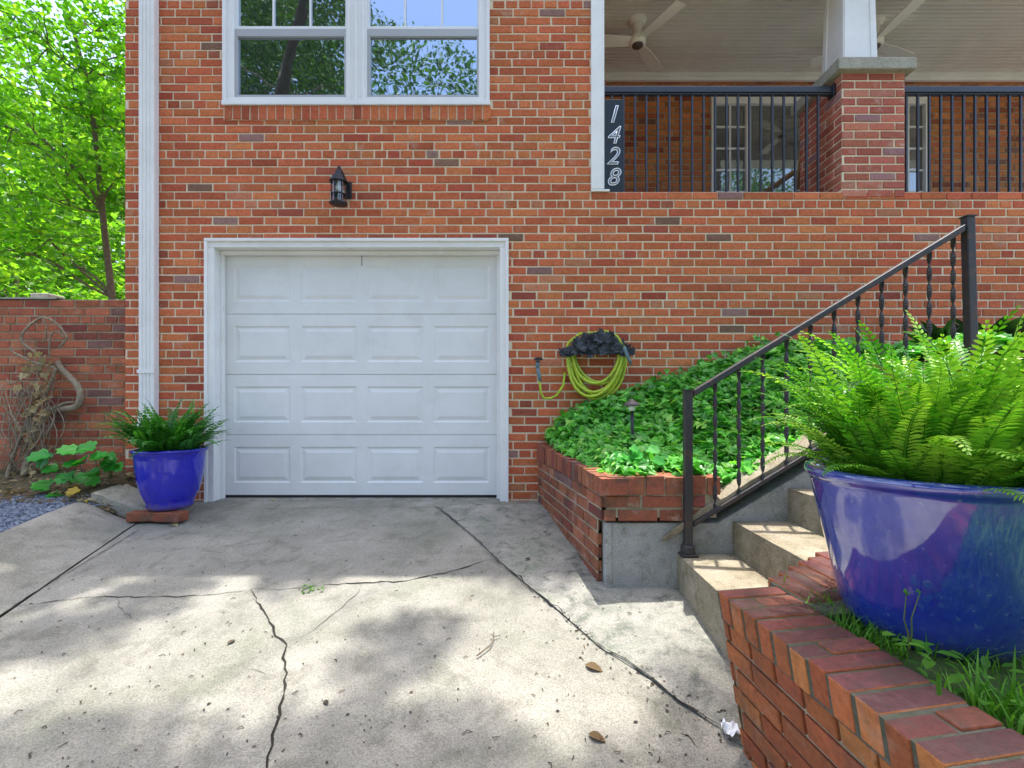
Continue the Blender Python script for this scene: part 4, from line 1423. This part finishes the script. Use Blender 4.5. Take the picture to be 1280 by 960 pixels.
obj('foliage', mb, M['grass'], wd)

# ------------------------------------------------------------------ ferns in pots
PIN = 27
def frond(mb, base, az, el, L, g, width, curl=1.0, twist=0, n=27, fat=.40, mat=0):
    """a sword-fern frond: arching rachis with pairs of narrow leaflets"""
    pts = []; p = Vector(base); e = el
    step = L / n
    dirs = []
    for i in range(n + 1):
        pts.append(p.copy())
        d = Vector((math.cos(az) * math.cos(e), math.sin(az) * math.cos(e), math.sin(e)))
        dirs.append(d)
        p = p + d * step
        e -= curl * (.016 + .085 * (i / n) ** 2.6) * 27 / n
        az += twist / n
    tone = g.random()
    mb.r = (min(1, tone * .6), .3, .5)
    mb.tube(pts, [.0022 * (1 - .75 * i / n) for i in range(n + 1)], 4, cap=False, mat=mat)
    for i in range(2, n + 1):
        t_ = i / n
        w = width * (sstep(0, .22, t_) * .55 + .45) * (1 - t_ ** 3.2) ** .8 + .004
        d = dirs[i]; s = d.cross(Vector((0, 0, 1)))
        if s.length < .1: s = Vector((-math.sin(az), math.cos(az), 0))
        s.normalize(); up = s.cross(d)
        for sg in (-1, 1):
            dd = (s * sg + d * (.28 + .25 * t_) + up * g.uniform(-.12, .20)).normalized()
            wv = d * step * fat
            mb.r = (max(0, min(1, tone * .95 + g.uniform(-.15, .15) + .10 * t_)), g.random(), .5)
            b = pts[i]; tip = b + dd * w - up * w * g.uniform(.0, .22)
            m_ = b + dd * w * .45 + up * w * .05
            e_ = b + dd * w * .80 - up * w * .05; b2 = b + dd * w * .12
            i0 = mb.vert(b2 + wv * .7); i1 = mb.vert(m_ + wv); i2 = mb.vert(e_ + wv * .75); i3 = mb.vert(tip + wv * .2)
            i4 = mb.vert(e_ - wv * .55); i5 = mb.vert(m_ - wv); i6 = mb.vert(b2 - wv * .7)
            mb.fidx((i0, i1, i5, i6), mat); mb.fidx((i1, i2, i4, i5), mat); mb.fidx((i2, i3, i4), mat)


def pot(name, c, prof, soil_r, soil_z, mat, label, n=72):
    t_ = empty(name, c, label, 'plant pot')
    mb = MB(); mb.lathe(prof, c, n); mb.f = [q for q in mb.f if len(q) == 4]; mb.m = [0] * len(mb.f)
    o = obj('bowl', mb, mat, t_, smooth=True)
    mb = MB()
    ids = []
    rr = lin(.0, soil_r, 14)
    for r_ in rr:
        ids.append([mb.vert((c[0] + r_ * math.cos(a), c[1] + r_ * math.sin(a), c[2] + soil_z + .02 * noise.noise((r_ * 25 * math.cos(a), r_ * 25 * math.sin(a), 1)) + .02 * (1 - r_ / soil_r))) for a in [2 * PI * k / 40 for k in range(40)]])
    for a, b in zip(ids, ids[1:]):
        for k in range(40): mb.fidx((a[k], a[(k + 1) % 40], b[(k + 1) % 40], b[k]))
    obj('soil', mb, M['soil'], t_)
    return t_


zp = .185
prof = [(.0001, 0), (.150, .0), (.160, .008), (.185, .035), (.208, .080), (.222, .14), (.236, .21), (.252, .28), (.266, .345), (.274, .39), (.279, .415), (.280, .425), (.288, .430), (.293, .438), (.2945, .447), (.292, .455), (.285, .459), (.272, .456), (.266, .445), (.258, .38), (.24, .30)]
pot('plant_pot', (PXc, PYc, zp), prof, .258, .405, M['glaze'], 'large cobalt blue glazed pot on the front brick wall')
mb = MB(); g = random.Random(101)
for i in range(270):
    a = g.uniform(0, 6.28); r_ = .19 * math.sqrt(g.random())
    base = (PXc + r_ * math.cos(a), PYc + r_ * math.sin(a), zp + .40)
    out = r_ / .19
    az = a + g.uniform(-.8, .8)
    q_ = out * g.random() ** .8
    el = R(g.uniform(72, 97) - 42 * q_)
    L = g.uniform(.32, .58) * (1 - .42 * q_)
    frond(mb, base, az, el, L, g, g.uniform(.030, .045), g.uniform(.4, 1.9), g.uniform(-.9, .9), 33, .36, 1 if i % 38 == 5 else 0)
for i in range(26):   # arching outer ring
    a = 2 * PI * i / 26 + g.uniform(-.1, .1); r_ = .15
    base = (PXc + r_ * math.cos(a), PYc + r_ * math.sin(a), zp + .41)
    frond(mb, base, a + g.uniform(-.3, .3), R(g.uniform(36, 64)), g.uniform(.20, .32), g, g.uniform(.028, .040), g.uniform(.5, 1.1), g.uniform(-.3, .3))
fo = obj('fern', mb, [M['fern'], M['dryleaf']], loc=(PXc, PYc, zp + .41)); tag(fo, 'bright green sword fern filling the large blue pot', 'fern')

# small pot by the garage
sx, sy = -2.575, 3.62
sz = gz(3.62) + .068
prof = [(.0001, 0), (.150, 0), (.165, .006), (.178, .03), (.172, .05), (.188, .075), (.215, .13), (.236, .21), (.250, .30), (.256, .37), (.262, .41), (.272, .425), (.279, .432), (.281, .442), (.275, .449), (.262, .446), (.25, .43), (.24, .35)]
prof = [(a * .87, b) for a, b in prof]
pot('plant_pot', (sx, sy, sz), prof, .212, .40, M['glaze_bright'], 'smaller bright blue glazed pot beside the garage door')
mb = MB(); g = random.Random(202)
for i in range(150):
    a = g.uniform(0, 6.28); r_ = .15 * math.sqrt(g.random())
    out = r_ / .15
    frond(mb, (sx + r_ * math.cos(a), sy + r_ * math.sin(a), sz + .40), a + g.uniform(-.8, .8), R(g.uniform(66, 95) - 46 * out * g.random()), g.uniform(.26, .47), g, g.uniform(.030, .044), g.uniform(.5, 1.8), g.uniform(-.8, .8), 15, .46)
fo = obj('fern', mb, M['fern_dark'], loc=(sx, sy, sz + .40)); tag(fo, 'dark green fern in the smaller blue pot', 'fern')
for k, (bx, by, rz, lab) in enumerate(((-.115, -.10, .15, 'old red brick propping the small pot on the drain pipe side'), (.085, -.115, -.1, 'old red brick propping the small pot nearest the garage door'))):
    mb = MB(); mb.rnd(); mb.box(-.10, .10, -.05, .05, 0, .066)
    b = obj('brick', mb, M['brick_old'], loc=(sx + bx, sy + by, sz - .069), local=True, bevel=.006); b.rotation_euler = (0, 0, rz)
    tag(b, lab, 'brick', 'bricks under the small pot')

# ------------------------------------------------------------------ hose
hk = P(746, 430, 3.93)
hh_ = empty('hose_hanger', (hk.x, 3.99, hk.z), 'black cast iron leaf pattern hose hanger fixed to the brick wall', 'hose hanger')
mb = MB(); g = random.Random(8)
def fan_outline(t_):      # t from -1 to 1 across
    return .145 * (1 - abs(t_) ** 1.5)
for i in range(150):
    t_ = g.uniform(-1, 1); hgt_ = fan_outline(t_)
    x = hk.x - .005 + t_ * .27; z = hk.z - .085 + g.random() * hgt_ * 1.25
    mb.rnd(g)
    d = Vector((t_ * .8 + g.uniform(-.6, .6), -.2, g.uniform(-.5, 1)))
    leaf(mb, Vector((x, 3.865 + g.uniform(-.01, .012), z)), d, Vector((g.uniform(-.3, .3), -1, .25)), g.uniform(.04, .07), IVY, -.25, .2)
pl_ = [(hk.x - .005 + t_ * .275, hk.z - .09 + fan_outline(t_) * 1.28) for t_ in lin(-1, 1, 15)]
f_ = [mb.vert((x, 3.885, z)) for x, z in pl_] ; b_ = [mb.vert((x, 3.90, z)) for x, z in pl_]
mb.fidx(f_); mb.fidx(b_[::-1])
for i in range(14): mb.fidx((f_[i], f_[i + 1], b_[i + 1], b_[i]))
obj('leaf_plate', mb, M['cast'], hh_)
mb = MB()
for dx_ in (-.10, .10):
    mb.tube([(hk.x + dx_, 3.99, hk.z - .01), (hk.x + dx_, 3.90, hk.z - .02)], .012, 8)
mb.box(hk.x - .13, hk.x + .13, 3.975, 3.992, hk.z - .05, hk.z + .01)
obj('bracket', mb, M['cast'], hh_)
ho = empty('garden_hose', (hk.x, 3.93, hk.z - .3), 'coiled yellow green garden hose hanging on the cast iron hanger', 'hose')
mb = MB(); g = random.Random(14)
pts = []
loops = 10
for k in range(loops):
    cx_ = hk.x + g.uniform(-.02, .02); wx = .225 + g.uniform(-.045, .03); dp = .47 - .045 * g.random() - .11 * (k % 3 == 1) - .05 * (k % 4 == 2); yk = 3.90 + .007 * k
    skew = g.uniform(-.05, .05)
    for i in range(28):
        a = PI / 2 + 2 * PI * i / 28
        c_, s_ = math.cos(a), math.sin(a)
        x = cx_ + wx * c_ * (1.0 if s_ < 0 else 1.0) + skew * (s_ < 0) * s_
        z = hk.z - .06 + (s_ * .055 if s_ > 0 else s_ * (dp - .05))
        zz = z if s_ > 0 else z
        pts.append((x, yk + .006 * math.sin(a * 2 + k) - (.012 if s_ < 0 else 0), zz))
sm = []
for i in range(len(pts)):
    w_ = [pts[min(max(i + q, 0), len(pts) - 1)] for q in (-2, -1, 0, 1, 2)]
    sm.append(tuple(sum(p[c] for p in w_) / 5 for c in range(3)))
mb.rnd(g)
mb.tube(sm, .0118, 8)
q = lambda px_, py_, y=3.90: P(px_, py_, y)
mb.rnd(g)
mb.tube([q(704, 445, 3.89), q(711, 428, 3.905), q(725, 417, 3.91), q(742, 416, 3.91), q(758, 414, 3.90), q(772, 421, 3.87), q(781, 436, 3.86)], .011, 8)
mb.tube([q(706, 466, 3.92), q(704, 482, 3.90), q(696, 494), q(688, 498), q(680, 498), q(676, 491), q(675, 480), q(674, 474)], .0098, 8)
obj('hose', mb, M['hose'], ho, smooth=True)
mb = MB(); mb.tube([q(780, 434, 3.858), q(782, 440, 3.858), q(786, 449, 3.855), q(789, 455, 3.855)], [.014, .015, .012, .014], 10); obj('coupling', mb, M['fitting'], ho, smooth=True)
mb = MB(); mb.tube([q(675, 477), q(674, 470), q(672, 459)], [.012, .016, .015], 10); obj('coupling', mb, M['fitting'], ho, smooth=True)
fa = empty('spigot', (q(672, 452, 3.99)), 'dark outdoor spigot on the brick with the hose connected', 'spigot')
mb = MB(); mb.tube([q(672, 452, 3.999), q(672, 453, 3.93), q(672, 455, 3.90), q(672, 460, 3.90)], [.014, .016, .017, .015], 10); obj('tap_body', mb, M['fitting'], fa, smooth=True)
mb = MB(); mb.lathe([(.001, .0), (.034, .0), (.038, .012), (.02, .02), (.001, .022)], (q(673, 450, 3.90)), 14); obj('handle', mb, M['cast'], fa)

# ------------------------------------------------------------------ dead vine and seedlings on the left
vy = 4.02
dv = empty('dead_vine', (P(50, 590, vy)), 'dried bare vine with withered leaves looping up the garden wall', 'vine')
mb = MB(); g = random.Random(55)
vp = lambda a, b, y=vy: P(a, b, y)
def vtube(pl_, r0, r1, n=6):
    P3 = [Vector(p) for p in pl_]
    out = []
    for i in range(len(P3) - 1):
        p0 = P3[max(i - 1, 0)]; p1 = P3[i]; p2 = P3[i + 1]; p3 = P3[min(i + 2, len(P3) - 1)]
        for k in range(5):
            t_ = k / 5
            out.append(.5 * ((2 * p1) + (p2 - p0) * t_ + (2 * p0 - 5 * p1 + 4 * p2 - p3) * t_ * t_ + (3 * p1 - p0 - 3 * p2 + p3) * t_ ** 3))
    out.append(P3[-1])
    m = len(out)
    mb.tube(out, [r0 + (r1 - r0) * i / (m - 1) for i in range(m)], n)
vtube([vp(60, 512), vp(80, 511), vp(96, 508, 3.99), vp(101, 494, 3.98), vp(96, 481, 3.99), vp(84, 468), vp(76, 460), vp(72, 452)], .030, .020, 8)
vtube([vp(62, 514, 4.0), vp(80, 504, 4.0), vp(94, 503)], .012, .010)
vtube([vp(48, 470), vp(52, 452), vp(44, 440), vp(30, 430), vp(27, 420), vp(36, 408), vp(53, 397), vp(70, 404), vp(83, 420), vp(80, 428), vp(74, 434)], .011, .008)
vtube([vp(62, 445), vp(62, 425), vp(66, 416), vp(74, 415), vp(80, 422)], .008, .006)
vtube([vp(46, 465), vp(50, 448), vp(54, 452), vp(52, 464), vp(44, 462), vp(42, 454)], .007, .004)
vtube([vp(70, 460), vp(40, 452), vp(24, 444), vp(16, 440), vp(12, 434)], .012, .006)
vtube([vp(55, 400), vp(58, 410), vp(54, 428)], .006, .004)
vtube([vp(8, 480), vp(20, 478), vp(24, 472), vp(20, 470), vp(40, 474), vp(60, 470)], .005, .004)
for i in range(44):
    a = (g.uniform(0, 74), g.uniform(470, 520)); b = (g.uniform(-10, 60), g.uniform(560, 605)); m_ = ((a[0] + b[0]) / 2 + g.uniform(-25, 25), (a[1] + b[1]) / 2)
    vtube([vp(*a, 4.04), vp(*m_, 3.98 - .1 * g.random()), vp(*b, 3.93)], .0042, .0022, 5)
vtube([vp(30, 600, 3.92), vp(36, 570, 3.95), vp(50, 530, 3.99), vp(62, 512)], .028, .028, 8)
vtube([vp(8, 600, 3.9), vp(20, 560, 3.96), vp(40, 520, 3.99), vp(58, 490, 4.0), vp(70, 460, 4.0)], .016, .014, 7)
obj('stem', mb, M['barkpale'], dv, smooth=True)
mb = MB()
for i in range(125):
    t_ = g.random()
    yy = 600 - 165 * t_ ** 1.5
    xx = 28 + 26 * t_ + g.gauss(0, 17 - 6 * t_)
    mb.rnd(g)
    leaf(mb, vp(xx, yy, 3.99 - .09 * g.random()), Vector((g.uniform(-1, 1), g.uniform(-1, .2), g.uniform(-1.2, .3))), Vector((g.uniform(-.4, .4), -1, .4)), g.uniform(.028, .066), IVY, g.uniform(-.8, .9), g.uniform(-.2, .6))
obj('withered_leaves', mb, M['dryleaf'], dv)
# leaf litter
mb = MB()
for i in range(420):
    x = g.uniform(-5.2, -2.98); y = g.uniform(3.52, 4.06)
    mb.rnd(g)
    leaf(mb, Vector((x, y, litter_z(x, y) + .04 + g.random() * .02)), Vector((g.uniform(-1, 1), g.uniform(-1, 1), g.uniform(-.15, .3))), Vector((g.uniform(-.5, .5), g.uniform(-.5, .5), 1)), g.uniform(.02, .055), g.choice((IVY, OVAL)), .3, .2)
for i in range(160):
    x = g.uniform(-5, -2.98); y = g.uniform(3.5, 4.05); a = g.uniform(0, 3.14); L = g.uniform(.03, .12)
    z = litter_z(x, y) + .045
    mb.r = (g.random() * .4, .5, .5)
    mb.tube([(x, y, z), (x + L * math.cos(a), y + L * math.sin(a), z + g.uniform(-.005, .02))], .0022, 4)
lo = obj('leaf_litter', mb, M['dryleaf']); tag(lo, 'dry leaves and twigs littering the soil under the garden wall', 'leaf litter', kind='stuff')


def seedling(px_, py_, Y, stems, label, seed, yellow=False):
    g = random.Random(seed)
    b = P(px_, py_, Y)
    t_ = empty('seedling', b, label, 'seedling', 'seedlings by the garden wall')
    mb = MB(); lf = MB()
    for (ax, ay, s) in stems:
        e = P(ax, ay, Y - .06)
        mb.tube([b, b.lerp(e, .6) + Vector((0, 0, .03)), e], [.004, .003, .002], 5)
        for k in range(2):
            lf.rnd(g)
            leaf(lf, e + Vector((0, 0, .004 * k)), Vector((g.uniform(-1, 1), g.uniform(-.9, -.1), g.uniform(-.5, .25))), Vector((g.uniform(-.2, .2), -.7, 1)), s * g.uniform(.8, 1.1), POPLAR, .12, .15)
    obj('stem', mb, M['stem'], t_); obj('leaf', lf, M['yellowleaf'] if yellow else M['poplar'], t_)


seedling(88, 606, 3.72, [(60, 567, .13), (72, 585, .11), (95, 563, .13), (100, 578, .12), (84, 592, .11), (62, 608, .12), (76, 618, .10)], 'leafy green seedling with lobed leaves beside the dead vine', 1)
seedling(122, 600, 3.78, [(118, 558, .12), (128, 566, .11), (108, 598, .11), (112, 590, .10)], 'green seedling with lobed leaves nearest the curved kerb', 2)
seedling(138, 600, 3.86, [(138, 575, .11), (145, 580, .09), (134, 568, .09)], 'small dark green seedling behind the blue pot', 3)
seedling(100, 622, 3.62, [(98, 612, .075), (105, 626, .06)], 'yellow seedling leaves at the kerb edge', 4, True)

# ------------------------------------------------------------------ fallen bits on the drive
mb = MB(); g = random.Random(303)
for i in range(430):
    px_ = g.uniform(-60, 930); py_ = 640 + 330 * g.random() ** .8
    p = ground_at(px_, py_)
    if p.x < drive_left(p.y) + .02 or p.x > .62: continue
    z = surf_z(p.x, p.y) + .003
    a = g.uniform(0, 6.28)
    mb.rnd(g); mb.r = (mb.r[0] ** 1.5, mb.r[1], mb.r[2])
    L = .003 + .011 * g.random() ** 2 + (.03 * g.random() if g.random() < .05 else 0)
    if g.random() < .45:
        mb.tube([(p.x, p.y, z), (p.x + L * math.cos(a), p.y + L * math.sin(a), z + .004), (p.x + 1.8 * L * math.cos(a + .4), p.y + 1.8 * L * math.sin(a + .4), z)], .0016, 4)
    else:
        leaf(mb, Vector((p.x, p.y, z)), Vector((math.cos(a), math.sin(a), .06)), Vector((g.uniform(-.15, .15), g.uniform(-.15, .15), 1)), L * 1.3, OVAL, .35, .05)
for i in range(140):
    k = g.uniform(4, 9.8); k0 = int(k); p = JP3[k0].lerp(JP3[k0 + 1], k - k0) + Vector((g.gauss(0, .022), g.gauss(0, .03), 0))
    mb.rnd(g); a = g.uniform(0, 6.28)
    leaf(mb, Vector((p.x, p.y, surf_z(p.x, p.y) + .003)), Vector((math.cos(a), math.sin(a), .1)), Vector((g.uniform(-.5, .5), g.uniform(-.5, .5), 1)), g.uniform(.005, .018), OVAL, .5, .1)
fl = obj('fallen_debris', mb, M['debris']); tag(fl, 'small dark leaf bits and twigs scattered on the driveway', 'debris', kind='stuff')


def dead_leaf(px_, py_, s, label, mat='dryleaf', r0=.2):
    p = ground_at(px_, py_); p.z = surf_z(p.x, p.y) + .006; mb = MB(); mb.r = (r0, .4, .5)
    leaf(mb, p, Vector((.8, -.5, .12)), Vector((.1, -.2, 1)), s, OVAL, .4, .25)
    o = obj('fallen_leaf', mb, M[mat], loc=p); tag(o, label, 'leaf', 'single fallen leaves on the driveway')


dead_leaf(731, 833, .075, 'orange brown fallen leaf on the rough side slab', r0=.05)
dead_leaf(735, 920, .06, 'dark brown fallen leaf at the lower driveway', r0=0)
dead_leaf(214, 655, .09, 'yellowish fallen leaf beside the bricks of the small pot', r0=1)
dead_leaf(338, 625, .06, 'pale curled fallen leaf at the garage threshold', r0=1)
tw = MB()
tp0 = ground_at(596, 824); tp1 = ground_at(618, 800)
z_ = Vector((0, 0, .014))
tw.tube([tp0 + z_, tp0.lerp(tp1, .5) + z_ * 1.3 + Vector((.02, 0, 0)), tp1 + z_], [.004, .003, .002], 5)
for k in range(4):
    tw.tube([tp1 + z_, tp1 + z_ + Vector((g.uniform(-.03, .03), g.uniform(0, .03), g.uniform(0, .012)))], .002, 4)
o = obj('twig', tw, M['bark'], loc=tp0); tag(o, 'small forked brown twig lying mid driveway', 'twig')
# tuft of weeds in a crack
mb = MB()
for i in range(26):
    p = ground_at(g.uniform(378, 405), g.uniform(732, 742)); p.z += .004; mb.rnd(g)
    leaf(mb, p, Vector((g.uniform(-1, 1), g.uniform(-1, 1), g.uniform(.1, .7))), Vector((0, 0, 1)), g.uniform(.012, .026), OVAL)
o = obj('crack_weed', mb, M['grass'], loc=ground_at(392, 738)); tag(o, 'tiny green weed growing from a driveway crack', 'weed')
# crumpled scrap of paper
mb = MB(); c_ = ground_at(914, 922); c_.z += .02
ids = [[mb.vert(c_ + Vector((.025 * u, .03 * v, .03 * noise.noise((u * 3, v * 3, 1)) + .012))) for u in lin(-1, 1, 8)] for v in lin(-1, 1, 8)]
for a, b in zip(ids, ids[1:]):
    for i in range(7): mb.fidx((a[i], a[i + 1], b[i + 1], b[i]))
o = obj('paper_scrap', mb, M['paper'], loc=c_); tag(o, 'crumpled white scrap at the foot of the front brick wall', 'litter')

# ------------------------------------------------------------------ trees
g = random.Random(404)
SUN = Vector((.07, .205, 1.0)).normalized()
# slender tree beyond the garden wall
Yt = 7.0
tpth = [P(146, 470, Yt), P(140, 372, Yt), P(128, 265, Yt), P(118, 160, Yt), P(108, 95, Yt), P(92, 40, Yt), P(70, -40, Yt), P(60, -140, Yt)]
tpth[0].z = .1
cl = []
for (a, b, y, r) in ((30, 145, 6.6, .7), (-20, 140, 6.5, .7), (60, 60, 6.8, .7), (20, 20, 6.6, .8), (140, 30, 7.2, .6), (150, 90, 7.1, .55), (155, 150, 7.0, .5), (90, 210, 6.7, .6), (40, 240, 6.6, .75), (-20, 250, 6.5, .8), (150, 210, 7.2, .5),
                     (60, 300, 6.7, .7), (10, 310, 6.6, .7), (110, 20, 7.3, .7), (-40, 60, 6.6, .8), (130, -60, 7.0, .9), (50, -70, 6.8, 1.0), (-40, -80, 6.8, 1.0), (170, -30, 7.4, .8), (200, 60, 7.4, .7), (100, 130, 6.9, .5)):
    cl.append((P(a, b, y), r))
tree('slender_tree', tpth, .052, cl, 400, .10, 'leaf', 'slender trunked tree with dark branches just beyond the garden wall', 1, 'trees beyond the garden wall', twigs=5, limb_r=.42)
labs = ['tall leafy tree behind the slender trunk, at the left edge', 'broad leafy tree behind the slender trunk, close to the house corner', 'distant pale leafy tree between the nearer crowns', 'low bushy tree just over the garden wall', 'dark bushy tree low beside the house corner']
specs = [((-13.5, 11.5), 9.5, 3.0, 46, 260, .20), ((-8.4, 11.5), 9.0, 2.4, 40, 260, .19), ((-15.5, 17), 13, 4.2, 60, 240, .30), ((-8.8, 8.6), 4.2, 1.7, 26, 190, .13), ((-7.3, 9.4), 4.0, 1.3, 22, 190, .13)]
for i, ((x, y), H, rad, nc, nl, ls) in enumerate(specs):
    cl = []
    for k in range(nc):
        v = rdir(g) * (g.random() ** .4)
        cl.append((Vector((x + v.x * rad, y + v.y * rad, H * .52 + v.z * H * .46)), rad * .34))
    tree('leafy_tree', [(x, y, .1), (x + .1, y, H * .3), (x - .1, y, H * .6), (x, y, H * .92)], (.05 + H * .006), cl, nl, ls, 'leaf_far', labs[i], 20 + i, 'trees beyond the garden wall', twigs=1)
# tree overhanging the drive (its shade dapples the concrete, its crown shows in the window)
lit = [(-1.58, 1.97, .40, .17), (-1.36, 2.24, .27, .13), (-.78, 2.50, .48, .14), (-.90, 2.24, .34, .20), (-.16, 2.36, .24, .10), (-.42, 1.79, .17, .09),
       (.20, 2.36, .24, .13), (.54, 2.42, .20, .08), (.66, 1.92, .20, .14), (.40, 2.05, .15, .10), (.02, 1.83, .13, .06), (-2.6, 2.57, .12, .06), (-2.1, 2.66, .20, .05), (-1.75, 2.66, .14, .05), (-1.1, 1.62, .12, .07), (-.75, 2.0, .14, .08),
       (1.15, 1.3, .40, .34), (1.15, 2.2, .5, .40), (1.5, 2.75, .55, .20), (-2.0, 1.75, .2, .1), (.1, 1.58, .10, .06)]
cl = []
gy_ = .9
while gy_ < 2.9:
    gx_ = -3.6
    while gx_ < 1.6:
        x = gx_ + g.uniform(-.14, .14); y = gy_ + g.uniform(-.13, .13)
        ok = True
        for (a, b, ra, rb_) in lit:
            if ((x - a) / (ra + .11)) ** 2 + ((y - b) / (rb_ + .11)) ** 2 < 1: ok = False; break
        if ok and g.random() < .96:
            z = g.uniform(10.0, 12.5)
            k_ = (z + .25) / SUN.z
            cl.append((Vector((x + SUN.x * k_, y + SUN.y * k_, z)), .27))
        gx_ += .34
    gy_ += .32
for k in range(64):
    v = rdir(g) * (g.random() ** .4)
    cl.append((Vector((-5.9 + v.x * 2.7, -4.4 + v.y * 2.3, 10.2 + v.z * 3.6)), .75, 300))
tree('overhanging_tree', [(-6.6, -4.4, -.6), (-6.5, -4.2, 2.5), (-6.0, -3.6, 5.5), (-5.0, -2.4, 7.5), (-3.2, -.2, 9.5), (-.8, 2.6, 11.0)], .24, cl, 165, .115, 'leaf_shade', 'big tree behind the viewer whose branches shade the driveway', 3, 'trees across the street', twigs=0, limb_r=.16, lim=.12, bark='barkdark')
labs2 = ['round crowned tree across the street, seen only in the window', 'tall tree across the street behind the driveway', 'broad tree across the street facing the porch', 'tree across the street facing the garden wall']
for i, (x, y, H, rad, nc) in enumerate(((4.5, -13.5, 10.0, 3.2, 46), (-3.0, -10.5, 14.4, 4.2, 150), (12.5, -13.0, 14.5, 4.0, 80), (-9.4, -10.5, 21.0, 4.2, 110))):
    cl = []
    for k in range(nc):
        v = rdir(g) * (g.random() ** .4)
        cl.append((Vector((x + v.x * rad, y + v.y * rad, H * .55 + v.z * H * .43)), rad * .30))
    tree('leafy_tree', [(x, y, -1.3), (x + .1, y, H * .3), (x, y, H * .6), (x, y, H * .9)], .2, cl, 360, .16, 'leaf_street', labs2[i], 50 + i, 'trees across the street', twigs=1)

# ------------------------------------------------------------------ light, camera
w = bpy.data.worlds.new('World'); scene.world = w; w.use_nodes = True
nt = w.node_tree; bg = nt.nodes['Background']
sky = nt.nodes.new('ShaderNodeTexSky'); sky.sky_type = 'NISHITA'; sky.sun_disc = False
el = math.asin(SUN.z); sky.sun_elevation = el; sky.sun_rotation = math.atan2(SUN.x, SUN.y)
sky.air_density = .85; sky.dust_density = 3.5; sky.ozone_density = 1.0
nt.links.new(sky.outputs[0], bg.inputs['Color']); bg.inputs['Strength'].default_value = .15
ld = bpy.data.lights.new('sun', 'SUN'); ld.energy = 2.1; ld.angle = R(.53); ld.color = (1, .97, .92)
lo = bpy.data.objects.new('sun', ld); COL.objects.link(lo)
lo.rotation_euler = SUN.to_track_quat('Z', 'Y').to_euler(); lo.location = (2, 5, 20)

cd = bpy.data.cameras.new('camera'); cam = bpy.data.objects.new('camera', cd); COL.objects.link(cam)
cam.location = (0, 0, CAMZ); cam.rotation_euler = (R(90), R(0), 0)
cam.rotation_mode = 'XYZ'
cd.sensor_width = 36; cd.lens = 36 * F / 1280; cd.shift_y = 20 / 1280 * -1 * -1
cd.clip_start = .05; cd.clip_end = 1000
scene.camera = cam
vs = scene.view_settings
vs.view_transform = 'Standard'; vs.look = 'None'; vs.gamma = 1; vs.exposure = 1.92; vs.use_curve_mapping = False
scene.cycles.max_bounces = 8; scene.cycles.diffuse_bounces = 6; scene.cycles.transparent_max_bounces = 8
scene.cycles.use_denoising = True
